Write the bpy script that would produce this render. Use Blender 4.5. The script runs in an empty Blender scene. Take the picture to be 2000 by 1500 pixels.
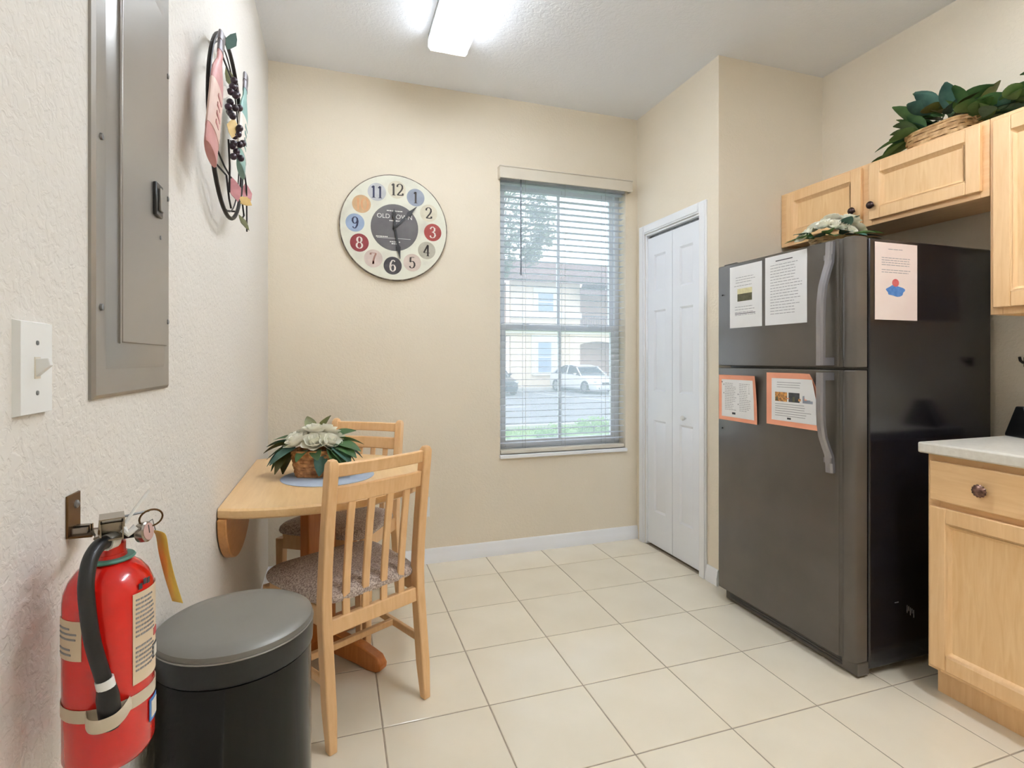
import bpy, bmesh, math, random
from mathutils import Vector, Matrix
random.seed(7)
S = bpy.context.scene
COL = S.collection
PI = math.pi
def R(d): return math.radians(d)

# ------------------------------------------------------------------ camera, world, exposure
cam_d = bpy.data.cameras.new('camera'); cam = bpy.data.objects.new('camera', cam_d); COL.objects.link(cam)
cam.location = (0, 0, 1.2); cam.rotation_euler = (PI/2, 0, -0.3204)
cam_d.sensor_width = 36; cam_d.lens = 36*1033.8/2000; cam_d.shift_y = -(750-702.3)/2000
cam_d.clip_start = 0.02; cam_d.clip_end = 300
S.camera = cam
W = bpy.data.worlds.new('overcast_sky'); S.world = W; W.use_nodes = True
bg = W.node_tree.nodes['Background']; bg.inputs[0].default_value = (0.88, 0.93, 1.0, 1); bg.inputs[1].default_value = 1.12
TUBE_NEAR, TUBE_ADDED = 34.0, 84.0        # the fixture in view, the unseen one added to brighten the room
S.cycles.caustics_reflective = False; S.cycles.caustics_refractive = False; S.cycles.max_bounces = 8; S.cycles.glossy_bounces = 3
S.view_settings.view_transform = 'Standard'; S.view_settings.look = 'None'
S.view_settings.exposure = 1.1; S.view_settings.gamma = 1; S.view_settings.use_curve_mapping = False

# ------------------------------------------------------------------ room measures (metres)
WL, D, WR, H = -0.3485, 3.117, 1.921, 2.812     # left wall, back wall, closet wall, ceiling
YA, XR, YF = 2.315, 2.64, -1.7                  # alcove wall, right wall, wall behind the camera
GZ = -0.53                                      # ground outside

# ------------------------------------------------------------------ materials
def lin(c):
    return tuple(((v/255)/12.92 if v/255 <= .04045 else ((v/255+.055)/1.055)**2.4) for v in c) + (1,)
MATS = {}
def mat(name, c, rough=.5, metal=0, c2=None, scale=8, stretch=(1,1,1), detail=3, lo=.35, hi=.65, bump=0, bscale=60, bstretch=(1,1,1), bdist=.002,
        spec=.5, rnd=0, coat=0, emit=0, coord='Object', distort=0, trans=0):
    m = bpy.data.materials.new(name); m.use_nodes = True; nt = m.node_tree; N = nt.nodes; L = nt.links
    p = N['Principled BSDF']; p.inputs['Base Color'].default_value = lin(c); p.inputs['Roughness'].default_value = rough
    p.inputs['Metallic'].default_value = metal; p.inputs['Specular IOR Level'].default_value = spec; p.inputs['Coat Weight'].default_value = coat
    p.inputs['Coat Roughness'].default_value = .08
    if trans: p.inputs['Transmission Weight'].default_value = trans
    if emit: p.inputs['Emission Color'].default_value = lin(c); p.inputs['Emission Strength'].default_value = emit
    tc = N.new('ShaderNodeTexCoord')
    col = None
    if c2:
        mp = N.new('ShaderNodeMapping'); mp.inputs['Scale'].default_value = stretch; L.new(tc.outputs[coord], mp.inputs[0])
        nz = N.new('ShaderNodeTexNoise'); nz.inputs['Scale'].default_value = scale; nz.inputs['Detail'].default_value = detail; nz.inputs['Distortion'].default_value = distort
        L.new(mp.outputs[0], nz.inputs['Vector'])
        rp = N.new('ShaderNodeValToRGB'); rp.color_ramp.elements[0].position = lo; rp.color_ramp.elements[1].position = hi
        rp.color_ramp.elements[0].color = lin(c); rp.color_ramp.elements[1].color = lin(c2); L.new(nz.outputs['Fac'], rp.inputs[0]); col = rp.outputs[0]
        L.new(col, p.inputs['Base Color'])
    if rnd:
        oi = N.new('ShaderNodeObjectInfo'); hv = N.new('ShaderNodeHueSaturation')
        ma = N.new('ShaderNodeMath'); ma.operation = 'MULTIPLY_ADD'; ma.inputs[1].default_value = rnd; ma.inputs[2].default_value = 1-rnd/2
        L.new(oi.outputs['Random'], ma.inputs[0]); L.new(ma.outputs[0], hv.inputs['Value'])
        if col: L.new(col, hv.inputs['Color'])
        else: hv.inputs['Color'].default_value = lin(c)
        L.new(hv.outputs[0], p.inputs['Base Color'])
    if bump:
        mp2 = N.new('ShaderNodeMapping'); mp2.inputs['Scale'].default_value = bstretch; L.new(tc.outputs[coord], mp2.inputs[0])
        n2 = N.new('ShaderNodeTexNoise'); n2.inputs['Scale'].default_value = bscale; n2.inputs['Detail'].default_value = 2; L.new(mp2.outputs[0], n2.inputs['Vector'])
        b = N.new('ShaderNodeBump'); b.inputs['Strength'].default_value = bump; b.inputs['Distance'].default_value = bdist
        L.new(n2.outputs['Fac'], b.inputs['Height']); L.new(b.outputs[0], p.inputs['Normal'])
    MATS[name] = m
    return m
def emission(name, c, s):
    m = bpy.data.materials.new(name); m.use_nodes = True; nt = m.node_tree
    for n in list(nt.nodes): nt.nodes.remove(n)
    e = nt.nodes.new('ShaderNodeEmission'); e.inputs[0].default_value = lin(c); e.inputs[1].default_value = s
    o = nt.nodes.new('ShaderNodeOutputMaterial'); nt.links.new(e.outputs[0], o.inputs[0]); MATS[name] = m
    return m
def sheer(name, c, alpha, gloss=.05, translucent=True, rough=.05):
    """clear pane / plastic: mostly see-through, a little milky, a little mirror"""
    m = bpy.data.materials.new(name); m.use_nodes = True; nt = m.node_tree; N = nt.nodes; L = nt.links
    for n in list(N): N.remove(n)
    t = N.new('ShaderNodeBsdfTransparent'); d = N.new('ShaderNodeBsdfTranslucent' if translucent else 'ShaderNodeBsdfDiffuse'); d.inputs[0].default_value = lin(c)
    mx = N.new('ShaderNodeMixShader'); mx.inputs[0].default_value = alpha; L.new(t.outputs[0], mx.inputs[1]); L.new(d.outputs[0], mx.inputs[2])
    g = N.new('ShaderNodeBsdfGlossy'); g.inputs['Roughness'].default_value = rough
    m2 = N.new('ShaderNodeMixShader'); m2.inputs[0].default_value = gloss; L.new(mx.outputs[0], m2.inputs[1]); L.new(g.outputs[0], m2.inputs[2])
    o = N.new('ShaderNodeOutputMaterial'); L.new(m2.outputs[0], o.inputs[0]); MATS[name] = m
    return m
def knockdown(name, c, rough, scale, strength, dist):
    """painted plaster with flattened splatters"""
    m = mat(name, c, rough, c2=tuple(max(0, v-5) for v in c), scale=1.2)
    nt = m.node_tree; N = nt.nodes; L = nt.links; p = N['Principled BSDF']
    tc = N.new('ShaderNodeTexCoord'); n = N.new('ShaderNodeTexNoise'); n.inputs['Scale'].default_value = scale; n.inputs['Detail'].default_value = 3; n.inputs['Distortion'].default_value = .6
    r = N.new('ShaderNodeValToRGB'); r.color_ramp.elements[0].position = .40; r.color_ramp.elements[1].position = .56
    L.new(tc.outputs['Object'], n.inputs['Vector']); L.new(n.outputs['Fac'], r.inputs[0])
    b = N.new('ShaderNodeBump'); b.inputs['Strength'].default_value = strength; b.inputs['Distance'].default_value = dist
    L.new(r.outputs[0], b.inputs['Height']); L.new(b.outputs[0], p.inputs['Normal'])
    return m
def wood(name, a, b, grain='Z', rough=.38):
    st = {'X': (.9, 9, 9), 'Y': (9, .9, 9), 'Z': (9, 9, .9)}[grain]
    return mat(name, a, rough, c2=b, scale=6, stretch=st, detail=5, lo=.3, hi=.72, distort=1.2, bump=.08, bscale=30, bstretch=st, bdist=.001)

knockdown('wall_paint', (239, 227, 206), .75, 75, .3, .0015)
knockdown('wall_paint_left', (229, 223, 214), .7, 70, .4, .002)
knockdown('ceiling_paint', (248, 250, 254), .8, 55, .3, .002)
mat('white_trim', (250, 250, 251), .4, c2=(246, 246, 247), scale=3)
mat('door_white', (246, 248, 252), .42, c2=(242, 244, 249), scale=2, bump=.05, bscale=40, bstretch=(6, 6, .5), bdist=.001)
mat('white_plastic', (240, 239, 235), .35, c2=(234, 233, 229), scale=4)
mat('vinyl', (248, 251, 255), .4, c2=(244, 248, 253), scale=4)
mat('blind_slat', (236, 238, 242), .45, c2=(228, 231, 237), scale=5)
def thin(name, c, k):
    """let some light through a thin sheet"""
    nt = MATS[name].node_tree; tl = nt.nodes.new('ShaderNodeBsdfTranslucent'); tl.inputs[0].default_value = lin(c); mx = nt.nodes.new('ShaderNodeMixShader'); mx.inputs[0].default_value = k
    nt.links.new(nt.nodes['Principled BSDF'].outputs[0], mx.inputs[1]); nt.links.new(tl.outputs[0], mx.inputs[2]); nt.links.new(mx.outputs[0], nt.nodes['Material Output'].inputs[0])
thin('blind_slat', (238, 243, 252), .4)
mat('blind_cream', (226, 217, 200), .5, c2=(220, 210, 192), scale=5)
mat('cord', (205, 205, 205), .7, c2=(190, 190, 192), scale=40)
mat('wand', (120, 128, 140), .3, c2=(110, 118, 130), scale=40)
mat('tile', (246, 235, 213), .13, c2=(238, 226, 202), scale=3.2, detail=4, lo=.3, hi=.7, rnd=.05, bump=.03, bscale=25, bdist=.0015)
mat('grout', (176, 160, 138), .9, c2=(160, 146, 126), scale=30)
wood('cab_wood_v', (244, 203, 152), (235, 190, 136), 'Z')
wood('cab_wood_h', (244, 203, 152), (235, 190, 136), 'X')
wood('cab_panel', (243, 203, 150), (232, 186, 130), 'Z')
wood('chair_wood', (238, 195, 144), (228, 181, 128), 'Z', .35)
wood('table_wood', (236, 198, 146), (227, 186, 132), 'Y', .3)
wood('bracket_wood_shaded', (214, 156, 96), (200, 140, 80), 'Y', .35)  # shade under the table top put into this darker wood colour
wood('table_leg_wood', (196, 122, 60), (178, 104, 46), 'Z', .35)
mat('seat_fabric', (146, 126, 116), .95, c2=(214, 198, 186), scale=190, detail=2, lo=.38, hi=.62, bump=.3, bscale=260)
mat('counter', (234, 228, 215), .35, c2=(226, 219, 205), scale=60, detail=4)
mat('knob_bronze', (138, 104, 90), .35, metal=.6, c2=(78, 54, 46), scale=90)
mat('knob', (70, 48, 44), .35, metal=.6, c2=(40, 28, 26), scale=60)
mat('fridge_front', (82, 76, 68), .27, c2=(87, 80, 72), scale=5, spec=.6, bump=.02, bscale=400, bdist=.0005)  # black doors: the wall's reflection is put into this lighter grey base
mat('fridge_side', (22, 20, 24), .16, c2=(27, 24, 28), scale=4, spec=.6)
mat('fridge_black', (14, 14, 15), .4, c2=(20, 20, 21), scale=20)
mat('fridge_handle', (150, 147, 150), .25, metal=.6, c2=(156, 153, 156), scale=6)
mat('scuff', (190, 186, 184), .7, c2=(120, 116, 116), scale=80)
mat('paper', (238, 236, 234), .8, c2=(234, 232, 229), scale=9)
mat('paper_warm', (236, 218, 208), .8, c2=(232, 212, 202), scale=9)
mat('peach', (232, 160, 128), .8, c2=(226, 150, 118), scale=9)
mat('ink', (140, 138, 138), .9, c2=(155, 152, 152), scale=90)
mat('ink_dark', (62, 62, 64), .9, c2=(80, 80, 82), scale=90)
mat('print_blue', (70, 116, 178), .85, c2=(90, 132, 190), scale=60)
mat('print_red', (196, 88, 88), .85, c2=(206, 104, 100), scale=60)
mat('print_olive', (86, 84, 62), .85, c2=(104, 100, 76), scale=60)
mat('print_cream', (222, 214, 170), .85, c2=(210, 200, 158), scale=60)
mat('print_food', (226, 160, 84), .85, c2=(120, 84, 60), scale=120)
mat('panel_metal', (150, 146, 140), .32, metal=.55, c2=(158, 153, 146), scale=2)
mat('screw', (150, 150, 150), .3, metal=.9, c2=(120, 120, 120), scale=30)
mat('black_plastic', (18, 18, 19), .3, c2=(26, 26, 27), scale=30)
mat('black_metal', (24, 20, 18), .45, metal=.4, c2=(36, 30, 26), scale=40)
mat('ext_red', (206, 24, 14), .22, c2=(196, 18, 10), scale=4, coat=.4)
mat('chrome', (168, 160, 150), .25, metal=1, c2=(150, 142, 130), scale=8)
mat('brass_dark', (112, 84, 52), .35, metal=.9, c2=(92, 68, 40), scale=12)
mat('rubber', (20, 20, 22), .38, c2=(28, 28, 30), scale=30)
mat('green_ring', (84, 140, 122), .5, c2=(74, 128, 110), scale=20)
mat('label_cream', (226, 206, 176), .6, c2=(218, 196, 166), scale=20)
mat('strap', (212, 198, 174), .5, c2=(204, 188, 164), scale=20)
mat('tag_yellow', (226, 196, 96), .6, c2=(216, 182, 80), scale=10)
mat('gauge', (206, 170, 160), .2, c2=(196, 158, 148), scale=20)
mat('trash_body', (6, 5, 5), .12, c2=(9, 8, 7), scale=4, spec=.28)
mat('trash_lid', (118, 115, 108), .38, c2=(124, 121, 114), scale=5, metal=.2)
mat('placemat', (184, 194, 208), .8, c2=(168, 178, 196), scale=14, bump=.2, bscale=300)
mat('leaf', (84, 118, 70), .45, c2=(50, 82, 50), scale=14, rnd=.5)
mat('leaf_blue', (84, 122, 108), .5, c2=(52, 88, 78), scale=14, rnd=.35)
mat('leaf_olive', (108, 108, 48), .5, c2=(76, 76, 34), scale=14, rnd=.35)
mat('petal', (255, 253, 240), .6, c2=(251, 247, 226), scale=18)
thin('petal', (255, 253, 242), .25)
thin('leaf', (110, 150, 70), .15)
mat('wicker', (222, 164, 106), .6, c2=(150, 94, 50), scale=45, rnd=.1)
mat('wicker_pale', (222, 186, 136), .6, c2=(186, 144, 96), scale=45)
mat('dark_soil', (44, 32, 24), .9, c2=(30, 24, 18), scale=40)
mat('clock_face', (228, 226, 208), .55, c2=(206, 200, 184), scale=9, detail=6, lo=.5, hi=.8)
mat('clock_edge', (84, 72, 62), .6, c2=(150, 138, 120), scale=30, detail=5)
mat('clock_grey', (88, 84, 84), .6, c2=(100, 96, 95), scale=14)
mat('clock_black', (16, 15, 15), .45, c2=(24, 23, 23), scale=20)
mat('clock_white', (236, 234, 226), .6, c2=(222, 220, 212), scale=40)
for n_, c_ in dict(c_silver=(196, 196, 196), c_slate=(152, 158, 170), c_cream=(222, 214, 190), c_red=(158, 64, 56), c_taupe=(186, 180, 162), c_pinkish=(218, 200, 186),
                   c_char=(66, 62, 64), c_rose=(214, 196, 184), c_maroon=(138, 48, 52), c_blue=(160, 176, 200), c_tan=(208, 172, 130)).items():
    mat(n_, c_, .6, c2=tuple(max(0, v-14) for v in c_), scale=22, detail=5)
mat('num_dark', (62, 52, 42), .6, c2=(46, 38, 32), scale=40)
mat('num_navy', (44, 46, 78), .6, c2=(36, 38, 66), scale=40)
mat('num_light', (232, 224, 212), .6, c2=(220, 210, 198), scale=40)
mat('num_faded', (206, 150, 104), .6, c2=(214, 164, 118), scale=40)
mat('num_pink', (204, 150, 130), .6, c2=(120, 84, 70), scale=30)
mat('bottle_rose', (206, 150, 146), .5, c2=(188, 128, 124), scale=16)
mat('bottle_teal', (142, 176, 166), .5, c2=(120, 156, 148), scale=16)
mat('label_rose', (224, 196, 182), .6, c2=(214, 182, 168), scale=20)
mat('label_white', (230, 222, 210), .6, c2=(218, 208, 196), scale=20)
mat('neck_grey', (128, 122, 124), .45, metal=.3, c2=(110, 104, 106), scale=20)
mat('grape', (34, 18, 30), .3, c2=(52, 30, 44), scale=40)
mat('decor_leaf_red', (186, 118, 116), .5, c2=(160, 92, 92), scale=30)
mat('decor_yellow', (222, 190, 120), .5, c2=(206, 168, 96), scale=30)
# outdoors
mat('stucco_cream', (240, 224, 204), .9, c2=(234, 217, 196), scale=.6)
mat('stucco_pink', (216, 186, 170), .9, c2=(206, 176, 160), scale=.6)
mat('stucco_white', (240, 238, 232), .8, c2=(232, 230, 224), scale=1)
mat('roof_tile', (158, 132, 128), .9, c2=(132, 108, 108), scale=3, stretch=(6, 1, 1))
mat('far_glass', (150, 170, 196), .15, c2=(166, 184, 206), scale=1)
mat('iron', (110, 110, 124), .5, c2=(100, 100, 112), scale=4)
mat('asphalt', (150, 152, 158), .9, c2=(140, 142, 148), scale=.8)
mat('concrete', (206, 204, 200), .9, c2=(196, 194, 190), scale=1)
mat('road_paint', (236, 236, 232), .8, c2=(222, 222, 218), scale=4)
mat('lawn', (120, 160, 84), .95, c2=(146, 178, 108), scale=2)
mat('grass_blade', (128, 172, 84), .8, c2=(160, 190, 112), scale=1.5)
mat('tree_leaf', (86, 104, 74), .7, c2=(116, 130, 96), scale=.9)
mat('bark', (104, 92, 80), .9, c2=(84, 74, 64), scale=6)
mat('shrub_leaf', (118, 168, 82), .7, c2=(148, 188, 104), scale=2)
mat('car_white', (240, 241, 243), .2, c2=(236, 237, 240), scale=1, coat=.5)
mat('car_dark', (52, 58, 72), .2, c2=(46, 52, 66), scale=1, coat=.5)
mat('car_glass', (52, 62, 76), .08, c2=(60, 70, 84), scale=1)
mat('tyre', (38, 38, 42), .8, c2=(46, 46, 50), scale=9)
mat('rim', (168, 172, 178), .3, metal=.7, c2=(150, 154, 160), scale=9)
mat('head_lamp', (214, 220, 228), .1, c2=(196, 204, 214), scale=9)
sheer('window_glass', (226, 234, 252), .24, .04)  # milky share paints in the glare that veils the view outside
sheer('diffuser', (245, 248, 250), .28, .03, rough=.3)
sheer('gauge_glass', (240, 220, 216), .25, .12)
emission('fluorescent', (236, 244, 255), TUBE_NEAR)
emission('fluorescent_added', (236, 244, 255), TUBE_ADDED)
sheer('diffuser_side', (245, 248, 250), .35, .03, rough=.3)

# ------------------------------------------------------------------ mesh builder
class MB:
    def __init__(s): s.v = []; s.f = []
    def add(s, vs, fs, M=None):
        o = len(s.v)
        s.v += [tuple(M @ Vector(p)) if M else tuple(p) for p in vs]; s.f += [tuple(i+o for i in f) for f in fs]; return s
    def box(s, x0, x1, y0, y1, z0, z1, M=None):
        return s.add([(x0,y0,z0),(x1,y0,z0),(x1,y1,z0),(x0,y1,z0),(x0,y0,z1),(x1,y0,z1),(x1,y1,z1),(x0,y1,z1)],
                     [(3,2,1,0),(4,5,6,7),(0,1,5,4),(1,2,6,5),(2,3,7,6),(3,0,4,7)], M)
    def frustum(s, r0, ya, r1, yb, cap=True):
        """rectangles (x0,x1,z0,z1) at depth ya and yb joined by sloping sides; r1 is the front"""
        q = lambda r, y: [(r[0],y,r[2]),(r[1],y,r[2]),(r[1],y,r[3]),(r[0],y,r[3])]
        f = [(0,1,5,4),(1,2,6,5),(2,3,7,6),(3,0,4,7)]
        if cap: f.append((4,5,6,7))
        return s.add(q(r0,ya)+q(r1,yb), f)
    def prism(s, poly, z0, z1, M=None):
        n = len(poly); vs = [(x,y,z0) for x,y in poly]+[(x,y,z1) for x,y in poly]
        return s.add(vs, [tuple(range(n-1,-1,-1)), tuple(range(n,2*n))]+[(i,(i+1)%n,n+(i+1)%n,n+i) for i in range(n)], M)
    def rings(s, rings, cap=True, closed=False, M=None):
        n = len(rings[0]); vs = [p for r in rings for p in r]; fs = []; k = len(rings)
        for j in range(k if closed else k-1):
            a = j*n; b = ((j+1)%k)*n
            for i in range(n): fs.append((a+i, a+(i+1)%n, b+(i+1)%n, b+i))
        if cap and not closed: fs += [tuple(range(n-1,-1,-1)), tuple(range((k-1)*n, k*n))]
        return s.add(vs, fs, M)
    def lathe(s, prof, n=32, M=None, cap=True):
        return s.rings([[(r*math.cos(2*PI*i/n), r*math.sin(2*PI*i/n), z) for i in range(n)] for r, z in prof], cap, M=M)
    def tube(s, pts, r, n=8, closed=False, M=None, flat=None):
        pts = [Vector(p) for p in pts]; k = len(pts); out = []; up = None
        for j, p in enumerate(pts):
            t = (pts[(j+1)%k]-pts[j-1]) if closed else (pts[min(j+1,k-1)]-pts[max(j-1,0)])
            t = t.normalized() if t.length > 1e-9 else Vector((0,0,1))
            if up is None: up = Vector((0,0,1)) if abs(t.z) < .9 else Vector((1,0,0))
            a = t.cross(up)
            a = a.normalized() if a.length > 1e-6 else t.orthogonal().normalized()
            b = a.cross(t).normalized(); up = b
            rr = r[j] if isinstance(r, (list, tuple)) else r
            ra, rb = (rr, rr) if flat is None else (rr*flat[0], rr*flat[1])
            out.append([tuple(p+a*math.cos(2*PI*i/n)*ra+b*math.sin(2*PI*i/n)*rb) for i in range(n)])
        return s.rings(out, True, closed, M)
    def sphere(s, c, r, n=12, m=8, sc=(1,1,1)):
        prof = [(max(1e-4, math.sin(PI*j/m)), -math.cos(PI*j/m)) for j in range(m+1)]
        return s.rings([[(c[0]+r*sc[0]*q*math.cos(2*PI*i/n), c[1]+r*sc[1]*q*math.sin(2*PI*i/n), c[2]+r*sc[2]*z) for i in range(n)] for q, z in prof])
    def disc(s, cx, cz, r, y, n=32, th=.0006):
        return s.prism_y([(cx+r*math.cos(2*PI*i/n), cz+r*math.sin(2*PI*i/n)) for i in range(n)], y, y+th)
    def prism_y(s, poly, y0, y1):
        """polygon in the x-z plane, front at y0"""
        n = len(poly); vs = [(x,y0,z) for x,z in poly]+[(x,y1,z) for x,z in poly]
        return s.add(vs, [tuple(range(n)), tuple(range(2*n-1,n-1,-1))]+[(i,n+i,n+(i+1)%n,(i+1)%n) for i in range(n)])
    def mesh(s, name, smooth=35):
        me = bpy.data.meshes.new(name); me.from_pydata(s.v, [], s.f); me.update()
        bm = bmesh.new(); bm.from_mesh(me); bmesh.ops.recalc_face_normals(bm, faces=bm.faces); bm.to_mesh(me); bm.free()
        if smooth:
            me.polygons.foreach_set('use_smooth', [True]*len(me.polygons)); me.set_sharp_from_angle(angle=R(smooth))
        return me
def obj(name, me, m, parent=None, bevel=0, loc=None, rot=None):
    if isinstance(me, MB): me = me.mesh(name)
    o = bpy.data.objects.new(name, me); COL.objects.link(o)
    if m and not me.materials: me.materials.append(MATS[m])
    if parent: o.parent = parent
    if loc: o.location = loc
    if rot: o.rotation_euler = rot
    if bevel:
        b = o.modifiers.new('bevel', 'BEVEL'); b.width = bevel; b.segments = 2; b.limit_method = 'ANGLE'; b.angle_limit = R(40)
    return o
def tag(o, label, cat, group=None):
    o['label'] = label; o['category'] = cat
    if group: o['group'] = group
    return o
def thing(name, label, cat, loc=(0,0,0), rz=0, group=None):
    o = bpy.data.objects.new(name, None); COL.objects.link(o); o.empty_display_size = .1
    o.location = loc; o.rotation_euler = (0,0,rz); return tag(o, label, cat, group)
def struct(name, me, m=None, loc=(0,0,0), rz=0, bevel=0):
    if me is None:
        o = bpy.data.objects.new(name, None); COL.objects.link(o); o.empty_display_size = .1
    else: o = obj(name, me, m, bevel=bevel)
    o.location = loc; o.rotation_euler = (0,0,rz); o['kind'] = 'structure'; return o
def B(*a): return MB().box(*a)
def stuff(o): o['kind'] = 'stuff'; return o
def copy_tree(o, parent=None):
    c = o.copy(); COL.objects.link(c); c.parent = parent
    for ch in [x for x in o.children]: copy_tree(ch, c)
    return c
def superellipse(cx, cy, ax, ay, n, k=48):
    out = []
    for i in range(k):
        t = 2*PI*i/k; c, s_ = math.cos(t), math.sin(t)
        out.append((cx+ax*math.copysign(abs(c)**(2/n), c), cy+ay*math.copysign(abs(s_)**(2/n), s_)))
    return out
FACE_L, FACE_R = R(90), R(-90)     # local -Y turned to face +x / -x

# ================================================================== ROOM SHELL
TH = .14
fl = struct('floor', B(WL, XR, YF, D, -.12, -.0022), 'grout')
ts, tx0, ty0, gr = .3602, .1432, 1.77, .0045
tile_cache = {}
xs = [tx0+i*ts for i in range(-2, 8)]; ys = [ty0+j*ts for j in range(-10, 5)]
for x in xs:
    for y in ys:
        a0, a1 = max(x+gr/2, WL), min(x+ts-gr/2, XR); b0, b1 = max(y+gr/2, YF), min(y+ts-gr/2, D)
        if a1-a0 < .02 or b1-b0 < .02: continue
        if a0 > WR and b1 > YA:                                     # behind the closet wall
            if b0 >= YA-.02: continue
            b1 = YA
        elif a1 > WR and b0 >= YA-.02: a1 = WR
        key = (round(a1-a0, 4), round(b1-b0, 4))
        if key not in tile_cache:
            w, d = key; e = .0022
            tile_cache[key] = MB().rings([[(-w/2,-d/2,-.004),(w/2,-d/2,-.004),(w/2,d/2,-.004),(-w/2,d/2,-.004)],
                [(-w/2,-d/2,-.0012),(w/2,-d/2,-.0012),(w/2,d/2,-.0012),(-w/2,d/2,-.0012)],
                [(-w/2+e,-d/2+e,0),(w/2-e,-d/2+e,0),(w/2-e,d/2-e,0),(-w/2+e,d/2-e,0)]]).mesh('tile', 0)
        obj('tile', tile_cache[key], 'tile', fl, loc=((a0+a1)/2, (b0+b1)/2, 0))
struct('ceiling', B(WL-TH, XR+TH, YF-TH, D+TH, H, H+.1), 'ceiling_paint')
struct('wall_left', B(WL-TH, WL, YF-TH, D+TH, -.12, H), 'wall_paint_left')
WX0, WX1, WZ0, WZ1 = .957, 1.833, .612, 2.345                       # window opening
wb = MB().box(WL, WX0, D, D+TH, -.12, H).box(WX1, XR+TH, D, D+TH, -.12, H).box(WX0, WX1, D, D+TH, -.12, WZ0).box(WX0, WX1, D, D+TH, WZ1, H)
struct('wall_back', wb, 'wall_paint')
DY0, DY1, DZ = 3.016, 2.462, 2.016                                  # closet door opening
wc = MB().box(WR, WR+.11, DY0, D, 0, H).box(WR, WR+.11, YA, DY1, 0, H).box(WR, WR+.11, DY1, DY0, DZ, H)
struct('wall_closet', wc, 'wall_paint')
struct('wall_alcove', B(WR+.11, XR, YA, YA+.11, 0, H), 'wall_paint')
struct('wall_right', B(XR, XR+TH, YF-TH, D, -.12, H), 'wall_paint')
struct('wall_front', B(WL, XR, YF-TH, YF, -.12, H), 'wall_paint')
def baseboard(name, length, loc, rz):
    prof = [(0,0),(-.014,0),(-.014,.045),(-.011,.050),(-.011,.060),(-.008,.066),(-.008,.076),(-.003,.086),(0,.086)]
    m = MB(); n = len(prof)
    m.rings([[(0,y,z) for y,z in prof], [(length,y,z) for y,z in prof]])
    return struct(name, m, 'white_trim', loc, rz)
baseboard('baseboard_back', WR-WL, (WL, D, 0), 0)
baseboard('baseboard_left', D-YF, (WL, YF, 0), FACE_L)
baseboard('baseboard_closet', DY1-.058-YA, (WR, DY1-.058, 0), FACE_R)

# closet door casing and bifold door (front faces -x)
cw = .058
c = MB()
def casing_bar(m, x0, x1, z0, z1):
    m.box(x0, x1, -.012, 0, z0, z1); m.box(x0+.008, x1-.008, -.017, -.012, z0+.0 if z0 == 0 else z0+.008, z1-.008)
wd = DY0-DY1
casing_bar(c, -cw, 0, 0, DZ+cw); casing_bar(c, wd, wd+cw, 0, DZ+cw); casing_bar(c, 0, wd, DZ, DZ+cw)
c.box(-.0, .012, 0, .11, 0, DZ); c.box(wd-.012, wd, 0, .11, 0, DZ); c.box(.012, wd-.012, 0, .11, DZ-.012, DZ)
struct('trim_1', c, 'white_trim', (WR, DY0, 0), FACE_R, bevel=.003)
struct('trim_2', B(.012, wd-.012, .03, .055, DZ-.03, DZ-.012), 'screw', (WR, DY0, 0), FACE_R)   # door track
dr = struct('door_1', None, None, (WR, DY0, 0), FACE_R)
lw = (wd-.024-.006)/2
def leaf(w, h):
    m = MB(); st = .068; z = [0, .215, .80, .985, 1.50, 1.62, h-.115, h]   # rails and panel bands
    m.box(0, w, .009, .03, 0, h)
    m.box(0, st, 0, .009, 0, h); m.box(w-st, w, 0, .009, 0, h)
    for a, b in ((0, .215), (.80, .985), (1.50, 1.62), (h-.115, h)): m.box(st, w-st, 0, .009, a, b)
    for a, b in ((.215, .80), (.985, 1.50), (1.62, h-.115)):
        m.frustum((st, w-st, a, b), 0, (st+.012, w-st-.012, a+.012, b-.012), .0085, cap=False)
        m.frustum((st+.014, w-st-.014, a+.014, b-.014), .009, (st+.034, w-st-.034, a+.034, b-.034), .002)
    return m
lm = leaf(lw, DZ-.045).mesh('leaf', 30)
for k in range(2):
    lf = obj('door_leaf', lm, 'door_white', dr, loc=(.013+k*(lw+.004), .012, .014))
    if k == 1:
        kb = MB().lathe([(.006,0),(.006,.012),(.014,.016),(.0155,.022),(.012,.029),(.003,.031)], 20)
        obj('knob', kb, 'white_plastic', lf, loc=(lw*.48, .0, .845), rot=(PI/2,0,0))

# ------------------------------------------------------------------ window
win = struct('window_1', None, None, ((WX0+WX1)/2, D, WZ0))
ww, wh = WX1-WX0, WZ1-WZ0; hw = ww/2
fy0, fy1 = .085, .135                                               # frame sits deep in the reveal
f = MB().box(-hw, -hw+.035, fy0, fy1, 0, wh).box(hw-.035, hw, fy0, fy1, 0, wh).box(-hw+.035, hw-.035, fy0, fy1, 0, .03).box(-hw+.035, hw-.035, fy0, fy1, wh-.03, wh)
obj('window_frame', f, 'vinyl', win, bevel=.003)
zr = 1.405-WZ0                                                      # meeting rail
def sash(z0, z1, y0, rail_b, rail_t):
    s = MB(); a, b = -hw+.035, hw-.035
    s.box(a, a+.028, y0, y0+.024, z0, z1).box(b-.028, b, y0, y0+.024, z0, z1).box(a+.028, b-.028, y0, y0+.024, z0, z0+rail_b).box(a+.028, b-.028, y0, y0+.024, z1-rail_t, z1)
    o = obj('sash', s, 'vinyl', win, bevel=.002)
    obj('muntin', B(-.009, .009, y0+.004, y0+.02, z0+rail_b, z1-rail_t), 'vinyl', o)
    for q0, q1 in ((a+.028, -.009), (.009, b-.028)):
        obj('pane', B(q0, q1, y0+.011, y0+.0125, z0+rail_b, z1-rail_t), 'window_glass', o)
    return o
sash(zr-.02, wh-.03, .108, .03, .03)
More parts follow.
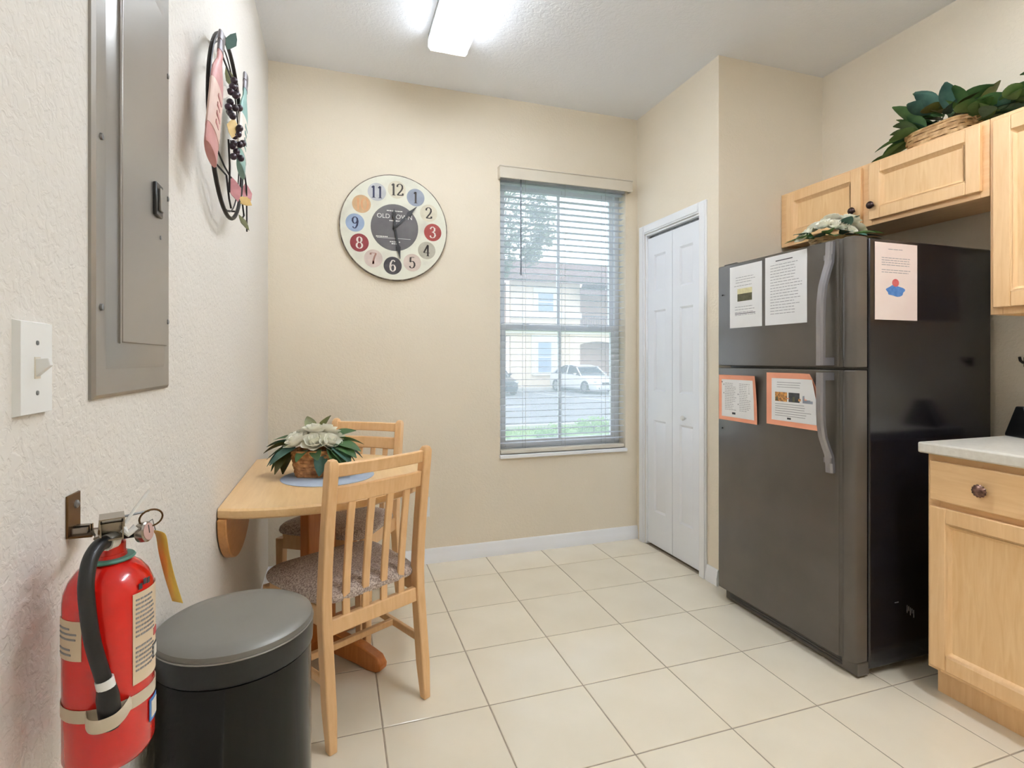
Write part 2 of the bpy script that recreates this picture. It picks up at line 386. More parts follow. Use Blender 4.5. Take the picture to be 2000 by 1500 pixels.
lo_s = sash(.03, zr+.022, .086, .045, .042)
for q in (-.24, .22): obj('sash_lock', B(q-.02, q+.02, .074, .086, zr+.012, zr+.026), 'vinyl', lo_s)
obj('window_sill', B(-hw-.004, hw+.004, -.022, .085, -.022, 0), 'white_trim', win, bevel=.004)

# ------------------------------------------------------------------ blind
bl = thing('window_blind', 'white horizontal slat blind hanging open in the window', 'blind', ((WX0+WX1)/2, D, WZ0+.012))
v = MB().box(-hw-.016, hw+.024, -.052, -.042, 1.682, 1.750).box(-hw-.016, -hw-.008, -.042, -.001, 1.682, 1.750).box(hw+.016, hw+.024, -.042, -.001, 1.682, 1.750)
v.box(-hw-.018, hw+.026, -.056, -.001, 1.750, 1.757)
obj('valance', v, 'blind_cream', bl, bevel=.003)
obj('head_rail', B(-hw+.004, hw-.004, .004, .058, 1.686, 1.728), 'blind_slat', bl)
sl = MB(); prof = [(-.021, -.0006), (-.010, .0003), (0, .0006), (.010, .0003), (.021, -.0006), (.021, .0008), (.010, .0017), (0, .0020), (-.010, .0017), (-.021, .0008)]
sl.rings([[(-hw+.006, y, z) for y, z in prof], [(hw-.006, y, z) for y, z in prof]])
slm = sl.mesh('slat', 40)
ns = 42; pitch = (1.672-.055)/(ns-1)
for k in range(ns):
    obj('slat', slm, 'blind_slat', bl, loc=(0, .031, .055+k*pitch), rot=(R(0), 0, 0))
obj('bottom_rail', B(-hw+.006, hw-.006, .006, .056, -.011, .014), 'blind_cream', bl, bevel=.004)
for x in (-.27, .0, .29):
    for y in (.0035, .0585): obj('ladder_cord', MB().tube([(x, y, .02), (x, y, 1.70)], .0011, 5), 'cord', bl)
obj('tilt_wand', MB().tube([(-.305, -.008, 1.70), (-.305, -.010, 1.10)], .0042, 8), 'wand', bl)

# ================================================================== REFRIGERATOR (front faces -x)
fr = thing('refrigerator', 'black top freezer refrigerator with papers stuck on its doors', 'refrigerator', (1.825, 2.212, 0), FACE_R)
FW, FH = .742, 1.664
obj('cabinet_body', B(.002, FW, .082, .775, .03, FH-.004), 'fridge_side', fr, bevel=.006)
def fdoor(z0, z1):
    # rounded plan section, straight front with a shallow vertical channel by the handle
    P = [(0,.074),(0,.018),(.004,.007),(.016,0),(.672,0),(.680,.003),(.684,.010),(.690,.012),(.696,.010),(.700,.003),(.708,0),(FW-.022,.0015),(FW-.010,.006),(FW-.003,.014),(FW,.026),(FW,.074)]
    return MB().prism(P, z0, z1)
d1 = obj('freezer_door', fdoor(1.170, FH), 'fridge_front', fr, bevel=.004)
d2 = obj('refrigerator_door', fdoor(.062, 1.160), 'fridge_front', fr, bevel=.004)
def handle(za, zb, flip):
    # bow handle: bolted flat at one end, standing off towards the door gap
    L_ = zb-za; pts = []
    for t, y in ((0,-.006),(.09,-.008),(.17,-.012),(.26,-.028),(.36,-.044),(.48,-.052),(.62,-.055),(.80,-.055),(1.0,-.055)):
        z = zb-t*L_ if not flip else za+t*L_
        pts.append((y, z))
    m = MB(); rg = []
    for i, (y, z) in enumerate(pts):
        w = .0155 if i > 2 else .0165; th = .013
        rg.append([(-w, y-th/2, z), (-w*.6, y-th, z), (w*.6, y-th, z), (w, y-th/2, z), (w, y+th/2, z), (-w, y+th/2, z)])
    m.rings(rg)
    z = pts[-1][1]; s_ = 1 if not flip else -1
    m.box(-.012, .012, -.05, .004, min(z, z+s_*.03), max(z, z+s_*.03))
    return m
hx = .652
obj('handle', handle(1.178, 1.655, False), 'fridge_handle', d1, loc=(hx, 0, 0))
obj('handle', handle(.762, 1.150, True), 'fridge_handle', d2, loc=(hx, 0, 0))
for z in (1.585,): obj('handle_cap', B(hx-.017, hx+.017, -.021, -.012, z, z+.02), 'fridge_handle', d1)
obj('handle_cap', B(hx-.017, hx+.017, -.021, -.012, .80, .82), 'fridge_handle', d2)
stuff(obj('door_gasket', MB().box(.012, FW-.012, .074, .082, .07, 1.155).box(.012, FW-.012, .074, .082, 1.176, FH-.01), 'fridge_black', fr))
kk = MB().box(.03, FW-.004, .03, .09, .008, .058)
kp = obj('kick_plate', kk, 'fridge_front', fr, bevel=.004)
for z in (.022, .033, .044): obj('grille_slot', B(.06, FW-.07, .0285, .031, z, z+.0065), 'fridge_black', kp)
for x in (.05, FW-.06):
    obj('foot', MB().lathe([(.018,0),(.018,.012),(.01,.014),(.01,.03)], 16), 'fridge_black', fr, loc=(x, .14, 0))
    obj('foot', MB().lathe([(.018,0),(.018,.012),(.01,.014),(.01,.03)], 16), 'fridge_black', fr, loc=(x, .70, 0))
obj('hinge_cover', B(.015, .10, .03, .13, FH-.004, FH+.012), 'fridge_black', fr, bevel=.004)
for z in (1.52, 1.09, .86): obj('screw_cap', MB().lathe([(.004,0),(.004,.002),(.002,.003)], 10), 'fridge_black', d1 if z > 1.17 else d2, loc=(.04, 0, z), rot=(PI/2,0,0))
sc = MB()
for i in range(5): sc.box(FW, FW+.0006, .28+.009*i, .283+.009*i, .215-.006*i+.012*(i%2), .245-.006*i)
sc.box(FW, FW+.0006, .215, .235, .262, .266)
stuff(obj('scuff_mark', sc, 'scuff', fr))

# papers stuck on the refrigerator: each its own sheet.  local: x along the width, z up, front -y
def text_block(m, x0, x1, z0, z1, line, th=.0022, rag=.25, words=True, y=-.0016):
    z = z1
    while z > z0:
        x = x0; xe = x1-(x1-x0)*rag*random.random()
        while x < xe:
            w = random.uniform(.010, .026) if words else xe-x
            m.box(x, min(x+w, xe), y, y+.0004, z-th, z); x += w+.0035
        z -= line
def sheet(name, label, w, h, loc, rz, curl=0, m='paper', corner=None):
    t = thing(name, label, 'paper', loc, rz, 'papers on the refrigerator')
    nx, nz = 8, 10; vs = []; fs = []
    def yy(u, q):
        y = -.0012-curl*((u**3)*(.35+.65*q*q))
        if corner: y -= corner*max(0, (u+q-1.55))**2*4
        return y
    for b in (0, .0007):
        for j in range(nz+1):
            for i in range(nx+1): vs.append((w*i/nx, yy(i/nx, j/nz)+b, h*j/nz))
    n = (nx+1)*(nz+1)
    for j in range(nz):
        for i in range(nx):
            a = j*(nx+1)+i; fs.append((a, a+1, a+nx+2, a+nx+1)); fs.append((n+a, n+a+nx+1, n+a+nx+2, n+a+1))
    bd = [i for i in range(nx+1)]+[j*(nx+1)+nx for j in range(1, nz+1)]+[nz*(nx+1)+i for i in range(nx-1, -1, -1)]+[j*(nx+1) for j in range(nz-1, 0, -1)]
    for i in range(len(bd)): a, b = bd[i], bd[(i+1) % len(bd)]; fs.append((a, n+a, n+b, b))
    obj('sheet', MB().add(vs, fs), m, t)
    return t, yy
FX = 1.825
# tall white notice with a photo
t, _ = sheet('paper_notice', 'white notice with a small olive photograph on the freezer door', .205, .295, (FX, 2.118, 1.352), FACE_R)
k = MB(); text_block(k, .04, .165, .215, .24, .012, rag=.3); text_block(k, .03, .175, .195, .20, .012); text_block(k, .035, .17, .05, .10, .013)
stuff(obj('printed_text', k, 'ink', t))
k = MB(); k.box(.035, .165, -.0017, -.0012, .065, .068); obj('printed_line', k, 'ink_dark', t)
obj('printed_photo', B(.052, .145, -.0018, -.0012, .125, .160), 'print_olive', t); obj('printed_photo', B(.052, .145, -.0019, -.0012, .160, .185), 'print_cream', t)
t, _ = sheet('paper_list', 'white page full of typed text on the freezer door beside the handle', .222, .302, (FX, 1.894, 1.352), FACE_R)
k = MB(); text_block(k, .03, .20, .045, .262, .0125, rag=.25); stuff(obj('printed_text', k, 'ink', t))
obj('printed_heading', B(.06, .15, -.0018, -.0012, .276, .280), 'ink_dark', t)
t, yy = sheet('paper_form', 'peach bordered sheet with typed columns below the freezer door', .262, .222, (FX, 2.196, .903), FACE_R, curl=.022, m='peach')
def curved_patch(m, x0, x1, z0, z1, w, h, fy, off=.0009, n=8):
    vs = []; fs = []
    for i in range(n+1):
        x = x0+(x1-x0)*i/n
        for z in (z0, (z0+z1)/2, z1): vs.append((x, fy(x/w, z/h)-off, z))
        if i: a = (i-1)*3; fs += [(a, a+3, a+4, a+1), (a+1, a+4, a+5, a+2)]
    return m.add(vs, fs)
obj('inner_page', curved_patch(MB(), .022, .244, .018, .200, .262, .222, yy), 'paper', t)
k = MB()
for (a, b) in ((.045, .125), (.145, .225)):
    z = .182
    while z > .05:
        x = a; e = b-random.random()*.03
        while x < e:
            w_ = random.uniform(.008, .018); xx = min(x+w_, e); curved_patch(k, x, xx, z-.002, z, .262, .222, yy, .0014, 1); x += w_+.003
        z -= .0085
stuff(obj('printed_text', k, 'ink', t))
k = MB()
for (a, z) in ((.035, .172), (.035, .13), (.135, .128), (.135, .08)): curved_patch(k, a, a+.004, z, z+.006, .262, .222, yy, .0014, 1)
curved_patch(k, .095, .118, .032, .042, .262, .222, yy, .0014, 1)
stuff(obj('printed_mark', k, 'ink_dark', t))
t, yy = sheet('paper_flyer', 'peach bordered flyer with a row of food photographs behind the lower handle', .268, .228, (FX, 1.886, .915), FACE_R, curl=.006, m='peach', corner=.05)
obj('inner_page', curved_patch(MB(), .030, .262, .022, .204, .268, .228, yy), 'paper', t)
k = MB()
for z in (.188, .178, .168): curved_patch(k, .06, .06+random.uniform(.12, .17), z-.002, z, .268, .228, yy, .0014, 3)
for z in (.095, .085, .075, .065, .055, .045): curved_patch(k, .05, .05+random.uniform(.15, .2), z-.002, z, .268, .228, yy, .0014, 3)
stuff(obj('printed_text', k, 'ink', t))
for i, (a, b) in enumerate(((.05, .115), (.123, .18), (.195, .245))):
    obj('printed_photo', curved_patch(MB(), a, b, .105, .145, .268, .228, yy, .0015, 3), ('print_food', 'ink_dark', 'c_slate')[i], t)
for i in range(6):
    a = .054+.03*i; obj('printed_photo_detail', curved_patch(MB(), a, a+.012, .107+.005*(i % 3), .122+.006*(i % 2), .268, .228, yy, .0018, 2), ('print_olive', 'print_food', 'peach')[i % 3], t)
stuff(obj('printed_mark', curved_patch(MB(), .115, .135, .03, .038, .268, .228, yy, .0014, 1), 'ink_dark', t))
# sheet on the side of the refrigerator (faces the camera)
t, _ = sheet('paper_sign', 'pinkish sheet with a blue and red picture on the side of the refrigerator', .226, .295, (1.934, 1.4695, 1.352), 0, m='paper_warm')
k = MB(); text_block(k, .07, .15, .26, .272, .012); text_block(k, .035, .19, .205, .238, .009, rag=.1); text_block(k, .035, .19, .175, .192, .009, rag=.1); stuff(obj('printed_text', k, 'ink', t))
obj('printed_picture', MB().prism_y([(.108+.048*math.cos(a)*(1+.12*math.sin(5*a)), .112+.021*math.sin(a)*(1+.12*math.sin(4*a))) for a in [2*PI*i/28 for i in range(28)]], -.0018, -.0012), 'print_blue', t)
obj('printed_picture', MB().prism_y([(.108+.018*math.cos(2*PI*i/20), .143+.015*math.sin(2*PI*i/20)) for i in range(20)], -.0019, -.0012), 'print_red', t)

# ================================================================== CABINETS (fronts face -x)
def cab_door(parent, x0, x1, z0, z1, y=-.019, fw=.055, knob=None, panel='cab_panel', name='door'):
    m = MB(); w, h = x1-x0, z1-z0
    m.box(0, fw, 0, .019, 0, h).box(w-fw, w, 0, .019, 0, h).box(fw, w-fw, 0, .019, 0, fw).box(fw, w-fw, 0, .019, h-fw, h)
    a = (fw, w-fw, fw, h-fw); b = (fw+.006, w-fw-.006, fw+.006, h-fw-.006); c_ = (fw+.016, w-fw-.016, fw+.016, h-fw-.016)
    m.frustum(a, .0015, b, .0065, cap=False); m.frustum((b[0], b[1], b[2], b[3]), .0035, c_, .0115, cap=False)
    o = obj(name, m, 'cab_wood_v', parent, bevel=.003, loc=(x0, y, z0))
    obj('panel', B(fw+.013, w-fw-.013, .0115, .017, fw+.013, h-fw-.013), panel, o)
    if knob: knob_at(o, knob[0]-x0, knob[1]-z0)
    return o
def knob_at(parent, x, z, r=.0165, flute=False):
    n = 28; prof = [(.006,0),(.006,.010),(.010,.013),(r,.017),(r*1.02,.021),(r*.8,.027),(r*.4,.030),(.001,.031)]
    if not flute: m = MB().lathe(prof, n)
    else: m = MB().rings([[((q*(1+(.06*math.cos(14*2*PI*i/n/1) if 2 < j < 7 else 0)))*math.cos(2*PI*i/n), (q*(1+(.06*math.cos(14*2*PI*i/n) if 2 < j < 7 else 0)))*math.sin(2*PI*i/n), zz) for i in range(n)] for j, (q, zz) in enumerate(prof)])
    return obj('knob', m, 'knob_bronze' if flute else 'knob', parent, loc=(x, 0, z), rot=(PI/2, 0, 0))
CX = 2.34                                                           # face frame plane of the wall cabinets
uc = thing('wall_cabinet', 'low two-door wooden wall cabinet over the refrigerator', 'cabinet', (CX, YA-.002, 1.818), FACE_R)
cwid = YA-.002-1.328
m = MB().box(0, cwid, .019, .298, .270, .290).box(0, .016, .019, .298, 0, .270).box(cwid-.016, cwid, .019, .298, 0, .270).box(.016, cwid-.016, .019, .298, .012, .026).box(.016, cwid-.016, .28, .298, .026, .270)
obj('body', m, 'cab_wood_h', uc)
m = MB().box(0, .045, 0, .019, 0, .290).box(cwid-.03, cwid, 0, .019, 0, .290).box(.475, .525, 0, .019, .0, .290).box(.045, .475, 0, .019, 0, .03).box(.525, cwid-.03, 0, .019, 0, .03).box(.045, .475, 0, .019, .262, .290).box(.525, cwid-.03, 0, .019, .262, .290)
obj('face_frame', m, 'cab_wood_h', uc, bevel=.0015)
cab_door(uc, .050, .480, .022, .278, knob=(.449, .082), fw=.05)
cab_door(uc, .520, cwid-.022, .022, .278, knob=(.541, .085), fw=.05)
tc_ = thing('wall_cabinet', 'tall wooden wall cabinet above the countertop', 'cabinet', (CX, 1.326, 1.368), FACE_R)
m = MB().box(0, .016, .019, .298, 0, .74).box(.444, .46, .019, .298, 0, .74).box(.016, .444, .019, .298, .012, .028).box(.016, .444, .019, .298, .724, .74).box(.016, .444, .285, .298, .028, .724)
obj('body', m, 'cab_wood_v', tc_)
m = MB().box(0, .04, 0, .019, 0, .74).box(.42, .46, 0, .019, 0, .74).box(.04, .42, 0, .019, 0, .035).box(.04, .42, 0, .019, .705, .74)
obj('face_frame', m, 'cab_wood_v', tc_, bevel=.0015)
cab_door(tc_, .017, .443, .025, .722, knob=(.415, .07))
bc = thing('base_cabinet', 'wooden base cabinet with one drawer under the countertop', 'cabinet', (2.022, 1.336, 0), FACE_R)
m = MB().box(0, .016, .019, .612, .1, .866).box(.444, .46, .019, .612, .1, .866).box(.016, .444, .019, .612, .1, .116).box(.016, .444, .6, .612, .116, .866).box(0, .46, .05, .066, 0, .1).box(0, .016, .066, .612, 0, .1)
obj('body', m, 'cab_wood_v', bc)
m = MB().box(0, .04, 0, .019, .1, .866).box(.42, .46, 0, .019, .1, .866).box(.04, .42, 0, .019, .1, .135).box(.04, .42, 0, .019, .675, .705).box(.04, .42, 0, .019, .835, .866)
obj('face_frame', m, 'cab_wood_h', bc, bevel=.0015)
cab_door(bc, .015, .445, .118, .682, fw=.052)
dw = obj('drawer', B(0, .430, 0, .019, 0, .138), 'cab_wood_h', bc, bevel=.004, loc=(.015, -.019, .704))
knob_at(dw, .165, .068, .0205, True)
b2 = thing('base_cabinet', 'wooden base cabinet past the right edge of the picture', 'cabinet', (2.022, .874, 0), FACE_R)
for ch in bc.children: copy_tree(ch, b2)
tag(obj('countertop', MB().box(0, 1.10, 0, .652, 0, .038), 'counter', bevel=.006, loc=(1.986, 1.350, .867), rot=(0, 0, FACE_R)), 'pale laminate countertop on the wooden base cabinets', 'countertop')
# phone-like black device on the counter and a small black hook on the wall
dv = thing('countertop_display', 'black tent-shaped display stand on the countertop by the wall', 'display stand', (2.440, 1.290, .905), R(-20))
pr = [(-.062, 0), (.062, 0), (.062, .010), (.016, .118), (-.016, .118), (-.062, .010)]
obj('housing', MB().rings([[(x, y, z) for y, z in pr] for x in (0, .13)]), 'black_plastic', dv, bevel=.004)
nrm = Vector((0, -.108, .046)).normalized()
def slab(x0, x1, t0, t1, d0, d1):
    P = [Vector((x, -.062+.046*t, .010+.108*t)) for x, t in ((x0, t0), (x1, t0), (x1, t1), (x0, t1))]
    return MB().rings([[tuple(p+nrm*d0) for p in P], [tuple(p+nrm*d1) for p in P]])
obj('frame', slab(.004, .126, .06, .97, 0, .003), 'panel_metal', dv)
obj('screen', slab(.012, .118, .12, .91, .003, .004), 'car_glass', dv)
hk = thing('wall_hook', 'small black hook on the wall above the countertop', 'hook', (XR, 1.368, 1.19), FACE_R)
obj('plate', B(-.012, .012, -.004, 0, -.02, .02), 'black_metal', hk, bevel=.002)
obj('prong', MB().tube([(0, -.004, 0), (0, -.03, -.002), (0, -.045, .006), (0, -.05, .02)], .005, 8), 'black_metal', hk)

# ================================================================== LEFT WALL (fronts face +x)
ep = thing('electrical_panel', 'grey metal breaker panel cover on the left wall', 'panel', (WL, .940, 1.140), FACE_L)
pw, ph = .372, .835
m = MB(); m.box(0, pw, -.004, 0, 0, ph)
m.frustum((0, pw, 0, ph), -.004, (.006, pw-.006, .006, ph-.006), -.008, cap=False)
r0 = (.006, pw-.006, .006, ph-.006); r1 = (.040, pw-.040, .045, ph-.045); r2 = (.066, pw-.066, .082, ph-.082)
m.frustum(r0, -.008, r1, -.0082, cap=False); m.frustum(r1, -.0082, r2, -.016, cap=True)
obj('cover', m, 'panel_metal', ep)
dw_ = obj('door', B(.075, pw-.060, -.0195, -.016, .088, ph-.088), 'panel_metal', ep, bevel=.0015)
obj('hinge_strip', B(.068, .0735, -.0185, -.016, .086, ph-.086), 'panel_metal', ep)
lt = obj('latch', B(.222, .262, -.026, -.0195, .335, .398), 'black_plastic', dw_, bevel=.002)
obj('latch_lever', B(.234, .252, -.030, -.026, .345, .388), 'panel_metal', dw_, bevel=.001)
obj('lock', MB().lathe([(.004, 0), (.004, .0015), (.002, .002)], 12), 'screw', dw_, loc=(.268, -.0195, .300), rot=(PI/2, 0, 0))
for x in (.022, pw-.018):
    for z in (.14, .40, .66): obj('screw', MB().lathe([(.0055, 0), (.005, .003), (.001, .004)], 12), 'screw', ep, loc=(x, -.0082, z), rot=(PI/2, 0, 0))
sw = thing('light_switch', 'white toggle light switch on the left wall beside the breaker panel', 'switch', (WL, .783, 1.190), FACE_L)
obj('plate', MB().frustum((-.037, .037, -.056, .056), 0, (-.035, .035, -.054, .054), -.0075), 'white_plastic', sw)
obj('toggle', MB().rings([[(-.005, -.0075, -.011), (.005, -.0075, -.011), (.005, -.0075, .011), (-.005, -.0075, .011)], [(-.004, -.022, .003), (.004, -.022, .003), (.004, -.020, .012), (-.004, -.020, .012)]]), 'white_plastic', sw, bevel=.001)
obj('toggle_slot', B(-.0065, .0065, -.0082, -.0074, -.013, .013), 'blind_cream', sw)
for z in (-.03, .03): obj('screw', MB().lathe([(.003, 0), (.0028, .001), (.001, .0014)], 10), 'screw', sw, loc=(0, -.0075, z), rot=(PI/2, 0, 0))
ol = thing('wall_outlet', 'white electrical outlet low on the back wall behind the chair', 'outlet', (.487, D, .332))
obj('plate', MB().frustum((-.036, .036, -.058, .058), 0, (-.033, .033, -.055, .055), -.006), 'white_plastic', ol)
for z in (-.02, .02):
    s_ = obj('socket', MB().lathe([(.016, 0), (.016, .0015), (.015, .002)], 20), 'blind_cream', ol, loc=(0, -.006, z), rot=(PI/2, 0, 0))
    for x in (-.006, .006): obj('slot', B(x-.001, x+.001, -.004, .004, .002, .0023), 'black_plastic', s_)

# wire wall art with two wine bottles: local x = along wall (world y), local -y = into the room
wa = thing('wall_art', 'round black wire wall art with pink and teal wine bottles', 'wall art', (WL, 1.794, 1.892), FACE_L)
ring = [(.257*math.cos(2*PI*i/48), -.036, .257*math.sin(2*PI*i/48)) for i in range(48)]
obj('ring', MB().tube(ring, .006, 8, closed=True), 'black_metal', wa)
ring2 = [(.236*math.cos(2*PI*i/48), -.030, .236*math.sin(2*PI*i/48)) for i in range(48)]
obj('inner_ring', MB().tube(ring2, .0022, 6, closed=True), 'black_metal', wa)
for a in (0.25, -.9): obj('stand_off', MB().tube([(.257*math.cos(a), -.036, .257*math.sin(a)), (.257*math.cos(a), 0, .257*math.sin(a))], .003, 6), 'black_metal', wa)
def bottle(cx, cz, top_x, top_z, wid, mt, lab, y):
    ax = Vector((top_x-cx, 0, top_z-cz)); L_ = ax.length; ang = math.atan2(ax.x, ax.z)
    prof = [(.90, 0), (1, .015), (1, .55), (.92, .62), (.62, .70), (.36, .76), (.33, .92), (.40, .93), (.40, 1)]
    def ringset(p0, grow=0, d=.010): return [[((wid/2*q+grow)*math.cos(2*PI*i/24), -(d*math.sqrt(max(q, .1))+grow)*math.sin(2*PI*i/24), z*L_) for i in range(24)] for q, z in p0]
    b = obj('bottle', MB().rings(ringset(prof)), mt, wa, loc=(cx, y, cz), rot=(0, ang, 0))
    obj('bottle_label', MB().rings(ringset([(1, .14), (1, .50)], .0012)), lab, b)
    obj('bottle_capsule', MB().rings(ringset([(.345, .84), (.345, .925), (.41, .928), (.41, 1.003)], .0012)), 'neck_grey', b)
    k = MB()
    for i, zz in enumerate((.20, .27, .34, .41)): k.box(-wid*.24, wid*(.02+.08*(i % 2)), -.0122, -.0105, zz*L_, zz*L_+.010)
    stuff(obj('label_lettering', k, mt, b))
    return b
bottle(-.362, -.200, -.230, .158, .106, 'bottle_rose', 'label_rose', -.062)
bottle(.088, -.088, .184, .262, .108, 'bottle_teal', 'label_white', -.058)
random.seed(11)
for cx, cz, n in ((-.03, .10, 14), (.02, -.02, 12)):
    for i in range(n):
        obj('grape', MB().sphere((0, 0, 0), .0105, 10, 6), 'grape', wa, loc=(cx+random.uniform(-.035, .035)*(1-i/n*.6), -.045-random.uniform(0, .025), cz+.04-i*.0085))
def flat_leaf(mt, cx, cz, L_, W_, ang, y=-.05):
    L_ *= .72; W_ *= .62
    P = [(0, 0), (.25*W_, .18*L_), (.5*W_, .45*L_), (.32*W_, .75*L_), (0, L_), (-.32*W_, .75*L_), (-.5*W_, .45*L_), (-.25*W_, .18*L_)]
    obj('leaf', MB().prism_y(P, -.001, .001), mt, wa, loc=(cx, y, cz), rot=(R(12), ang, R(-58)))
flat_leaf('decor_leaf_red', -.03, -.145, .11, .065, R(170)); flat_leaf('decor_leaf_red', .30, -.06, .12, .06, R(178), -.04)
flat_leaf('leaf_olive', .03, .14, .09, .05, R(-30)); flat_leaf('leaf_blue', -.09, .20, .08, .05, R(20)); flat_leaf('decor_yellow', .02, .05, .10, .06, R(190)); flat_leaf('leaf_olive', .10, -.225, .08, .03, R(150))
flat_leaf('decor_yellow', .075, -.175, .06, .05, R(120), -.055); flat_leaf('decor_yellow', .095, -.19, .05, .045, R(60), -.055); flat_leaf('label_white', -.12, .08, .07, .05, R(200))
for pts in ([(-.24, -.03, -.02), (-.17, -.04, -.12), (-.10, -.045, -.14), (-.03, -.05, -.15)], [(-.25, -.036, .06), (-.12, -.045, .16), (0, -.05, .15), (.10, -.045, .20)],
            [(-.20, -.036, -.16), (-.10, -.05, -.165), (-.06, -.05, -.22), (-.03, -.05, -.24)], [(.05, -.05, -.16), (.13, -.055, -.17), (.17, -.055, -.21), (.14, -.05, -.235)],
            [(.255, -.036, .02), (.29, -.045, -.08), (.295, -.045, -.16), (.30, -.045, -.235)], [(.16, -.05, .17), (.14, -.05, .05), (.16, -.05, -.08)], [(-.07, -.05, -.05), (-.05, -.05, -.12), (-.055, -.05, -.2)]):
    obj('vine_wire', MB().tube(pts, .0028, 6), 'black_metal', wa)

# ------------------------------------------------------------------ wall clock
ck = thing('wall_clock', 'large round vintage clock with coloured number discs on the back wall', 'clock', (.318, D, 1.957))
obj('rim', MB().rings([[(r*math.cos(2*PI*i/64), y, r*math.sin(2*PI*i/64)) for i in range(64)] for r, y in ((.300, 0), (.3045, -.004), (.3045, -.018), (.300, -.0215))]), 'clock_edge', ck)
obj('face', MB().disc(0, 0, .2985, -.0225, 64, .0012), 'clock_face', ck)
cd = obj('centre_disc', MB().disc(0, 0, .134, -.0229, 48, .0006), 'clock_grey', ck)
DIG = {'0': [[(.5+.42*math.sin(2*PI*i/24), .5+.5*math.cos(2*PI*i/24)) for i in range(25)]],
 '1': [[(.5, 0), (.5, 1)], [(.5, 1), (.25, .84)], [(.25, 0), (.75, 0)]],
 '2': [[(.12, .74), (.16, .90), (.35, 1), (.62, 1), (.82, .86), (.84, .68), (.70, .48), (.42, .26), (.14, .04)], [(.12, .03), (.86, .03)], [(.86, .03), (.90, .22)], [(.14, .07), (.84, .07)]],
 '3': [[(.15, .80), (.30, .97), (.58, 1), (.78, .86), (.76, .66), (.55, .54), (.38, .52)], [(.50, .53), (.78, .44), (.86, .24), (.72, .06), (.45, 0), (.22, .05), (.12, .20)]],
 '4': [[(.66, 0), (.66, 1)], [(.66, 1), (.06, .28)], [(.06, .28), (.94, .28)], [(.46, 0), (.86, 0)]],
 '5': [[(.26, .98), (.80, .98)], [(.26, .98), (.22, .54)], [(.22, .54), (.42, .63), (.66, .60), (.82, .44), (.84, .26), (.70, .07), (.45, 0), (.22, .05), (.14, .18)]],
 '6': [[(.80, .86), (.64, .99), (.42, .96), (.22, .72), (.14, .38), (.22, .12), (.42, 0), (.64, .02), (.82, .16), (.84, .36), (.70, .54), (.48, .57), (.26, .46), (.18, .32)]],
 '7': [[(.12, .98), (.88, .98)], [(.12, .98), (.12, .82)], [(.88, .98), (.64, .60), (.50, .30), (.46, 0)], [(.52, .30), (.49, .0)]],
 '8': [[(.5+.30*math.sin(2*PI*i/20), .76+.24*math.cos(2*PI*i/20)) for i in range(21)], [(.5+.38*math.sin(2*PI*i/20), .26+.26*math.cos(2*PI*i/20)) for i in range(21)]],
 '9': [[(.18, .14), (.36, .01), (.58, .04), (.78, .28), (.86, .62), (.78, .88), (.58, 1), (.36, .98), (.18, .84), (.16, .64), (.30, .46), (.52, .43), (.74, .54), (.82, .68)]]}
def numeral(m, txt, cx, cz, h, y, thick=.16, thin=.045):
    w = h*.62; n = len(txt); adv = w*.88
    for k, ch in enumerate(txt):
        ox = cx-(n*adv)/2+k*adv+(adv-w)/2; oz = cz-h/2
        for st in DIG[ch]:
            P = [Vector((ox+p[0]*w, oz+p[1]*h)) for p in st]; L_, R_ = [], []
            for i, p in enumerate(P):
                t = (P[min(i+1, len(P)-1)]-P[max(i-1, 0)]); t.normalize()
                if len(st) > 20 and i in (0, len(P)-1): t = Vector((1, 0))
                wd_ = h*(thin+(thick-thin)*abs(t.y)**1.5)/2; nn = Vector((-t.y, t.x))
                L_.append(p+nn*wd_); R_.append(p-nn*wd_)
            for i in range(len(P)-1):
                q = [L_[i], R_[i], R_[i+1], L_[i+1]]
                m.add([(a.x, y, a.y) for a in q]+[(a.x, y+.0003, a.y) for a in q], [(0, 1, 2, 3), (7, 6, 5, 4), (0, 4, 5, 1), (1, 5, 6, 2), (2, 6, 7, 3), (3, 7, 4, 0)])
    return m
NUM = {12: ('c_cream', 'num_dark'), 1: ('c_slate', 'num_dark'), 2: ('c_cream', 'num_dark'), 3: ('c_red', 'num_light'), 4: ('c_taupe', 'num_dark'), 5: ('c_pinkish', 'num_dark'),
       6: ('c_char', 'num_light'), 7: ('c_rose', 'num_pink'), 8: ('c_maroon', 'num_light'), 9: ('c_blue', 'num_navy'), 10: ('c_tan', 'num_faded'), 11: ('c_silver', 'num_navy')}
for n_, (a, b) in NUM.items():
    an = R(90-30*n_)-R(3) ; x, z = .219*math.cos(an), .219*math.sin(an)
    o = obj('number_disc', MB().disc(x, z, .051, -.0230, 32, .0008), a, ck)
    obj('numeral', numeral(MB(), str(n_), x, z, .064 if n_ < 10 else .066, -.0236), b, o)
def text_mesh(txt, size, y, cx, cz):
    cu = bpy.data.curves.new('t', 'FONT'); cu.body = txt; cu.size = size; cu.align_x = 'CENTER'; cu.align_y = 'CENTER'; cu.extrude = .0002
    o = bpy.data.objects.new('t', cu); me = bpy.data.meshes.new_from_object(o); bpy.data.objects.remove(o); bpy.data.curves.remove(cu)
    me.transform(Matrix.Translation((cx, y, cz)) @ Matrix.Rotation(PI/2, 4, 'X'))
    me.materials.clear(); return me
obj('lettering', text_mesh('OLD TOWN', .036, -.0233, 0, .062), 'clock_white', cd)
k = MB()
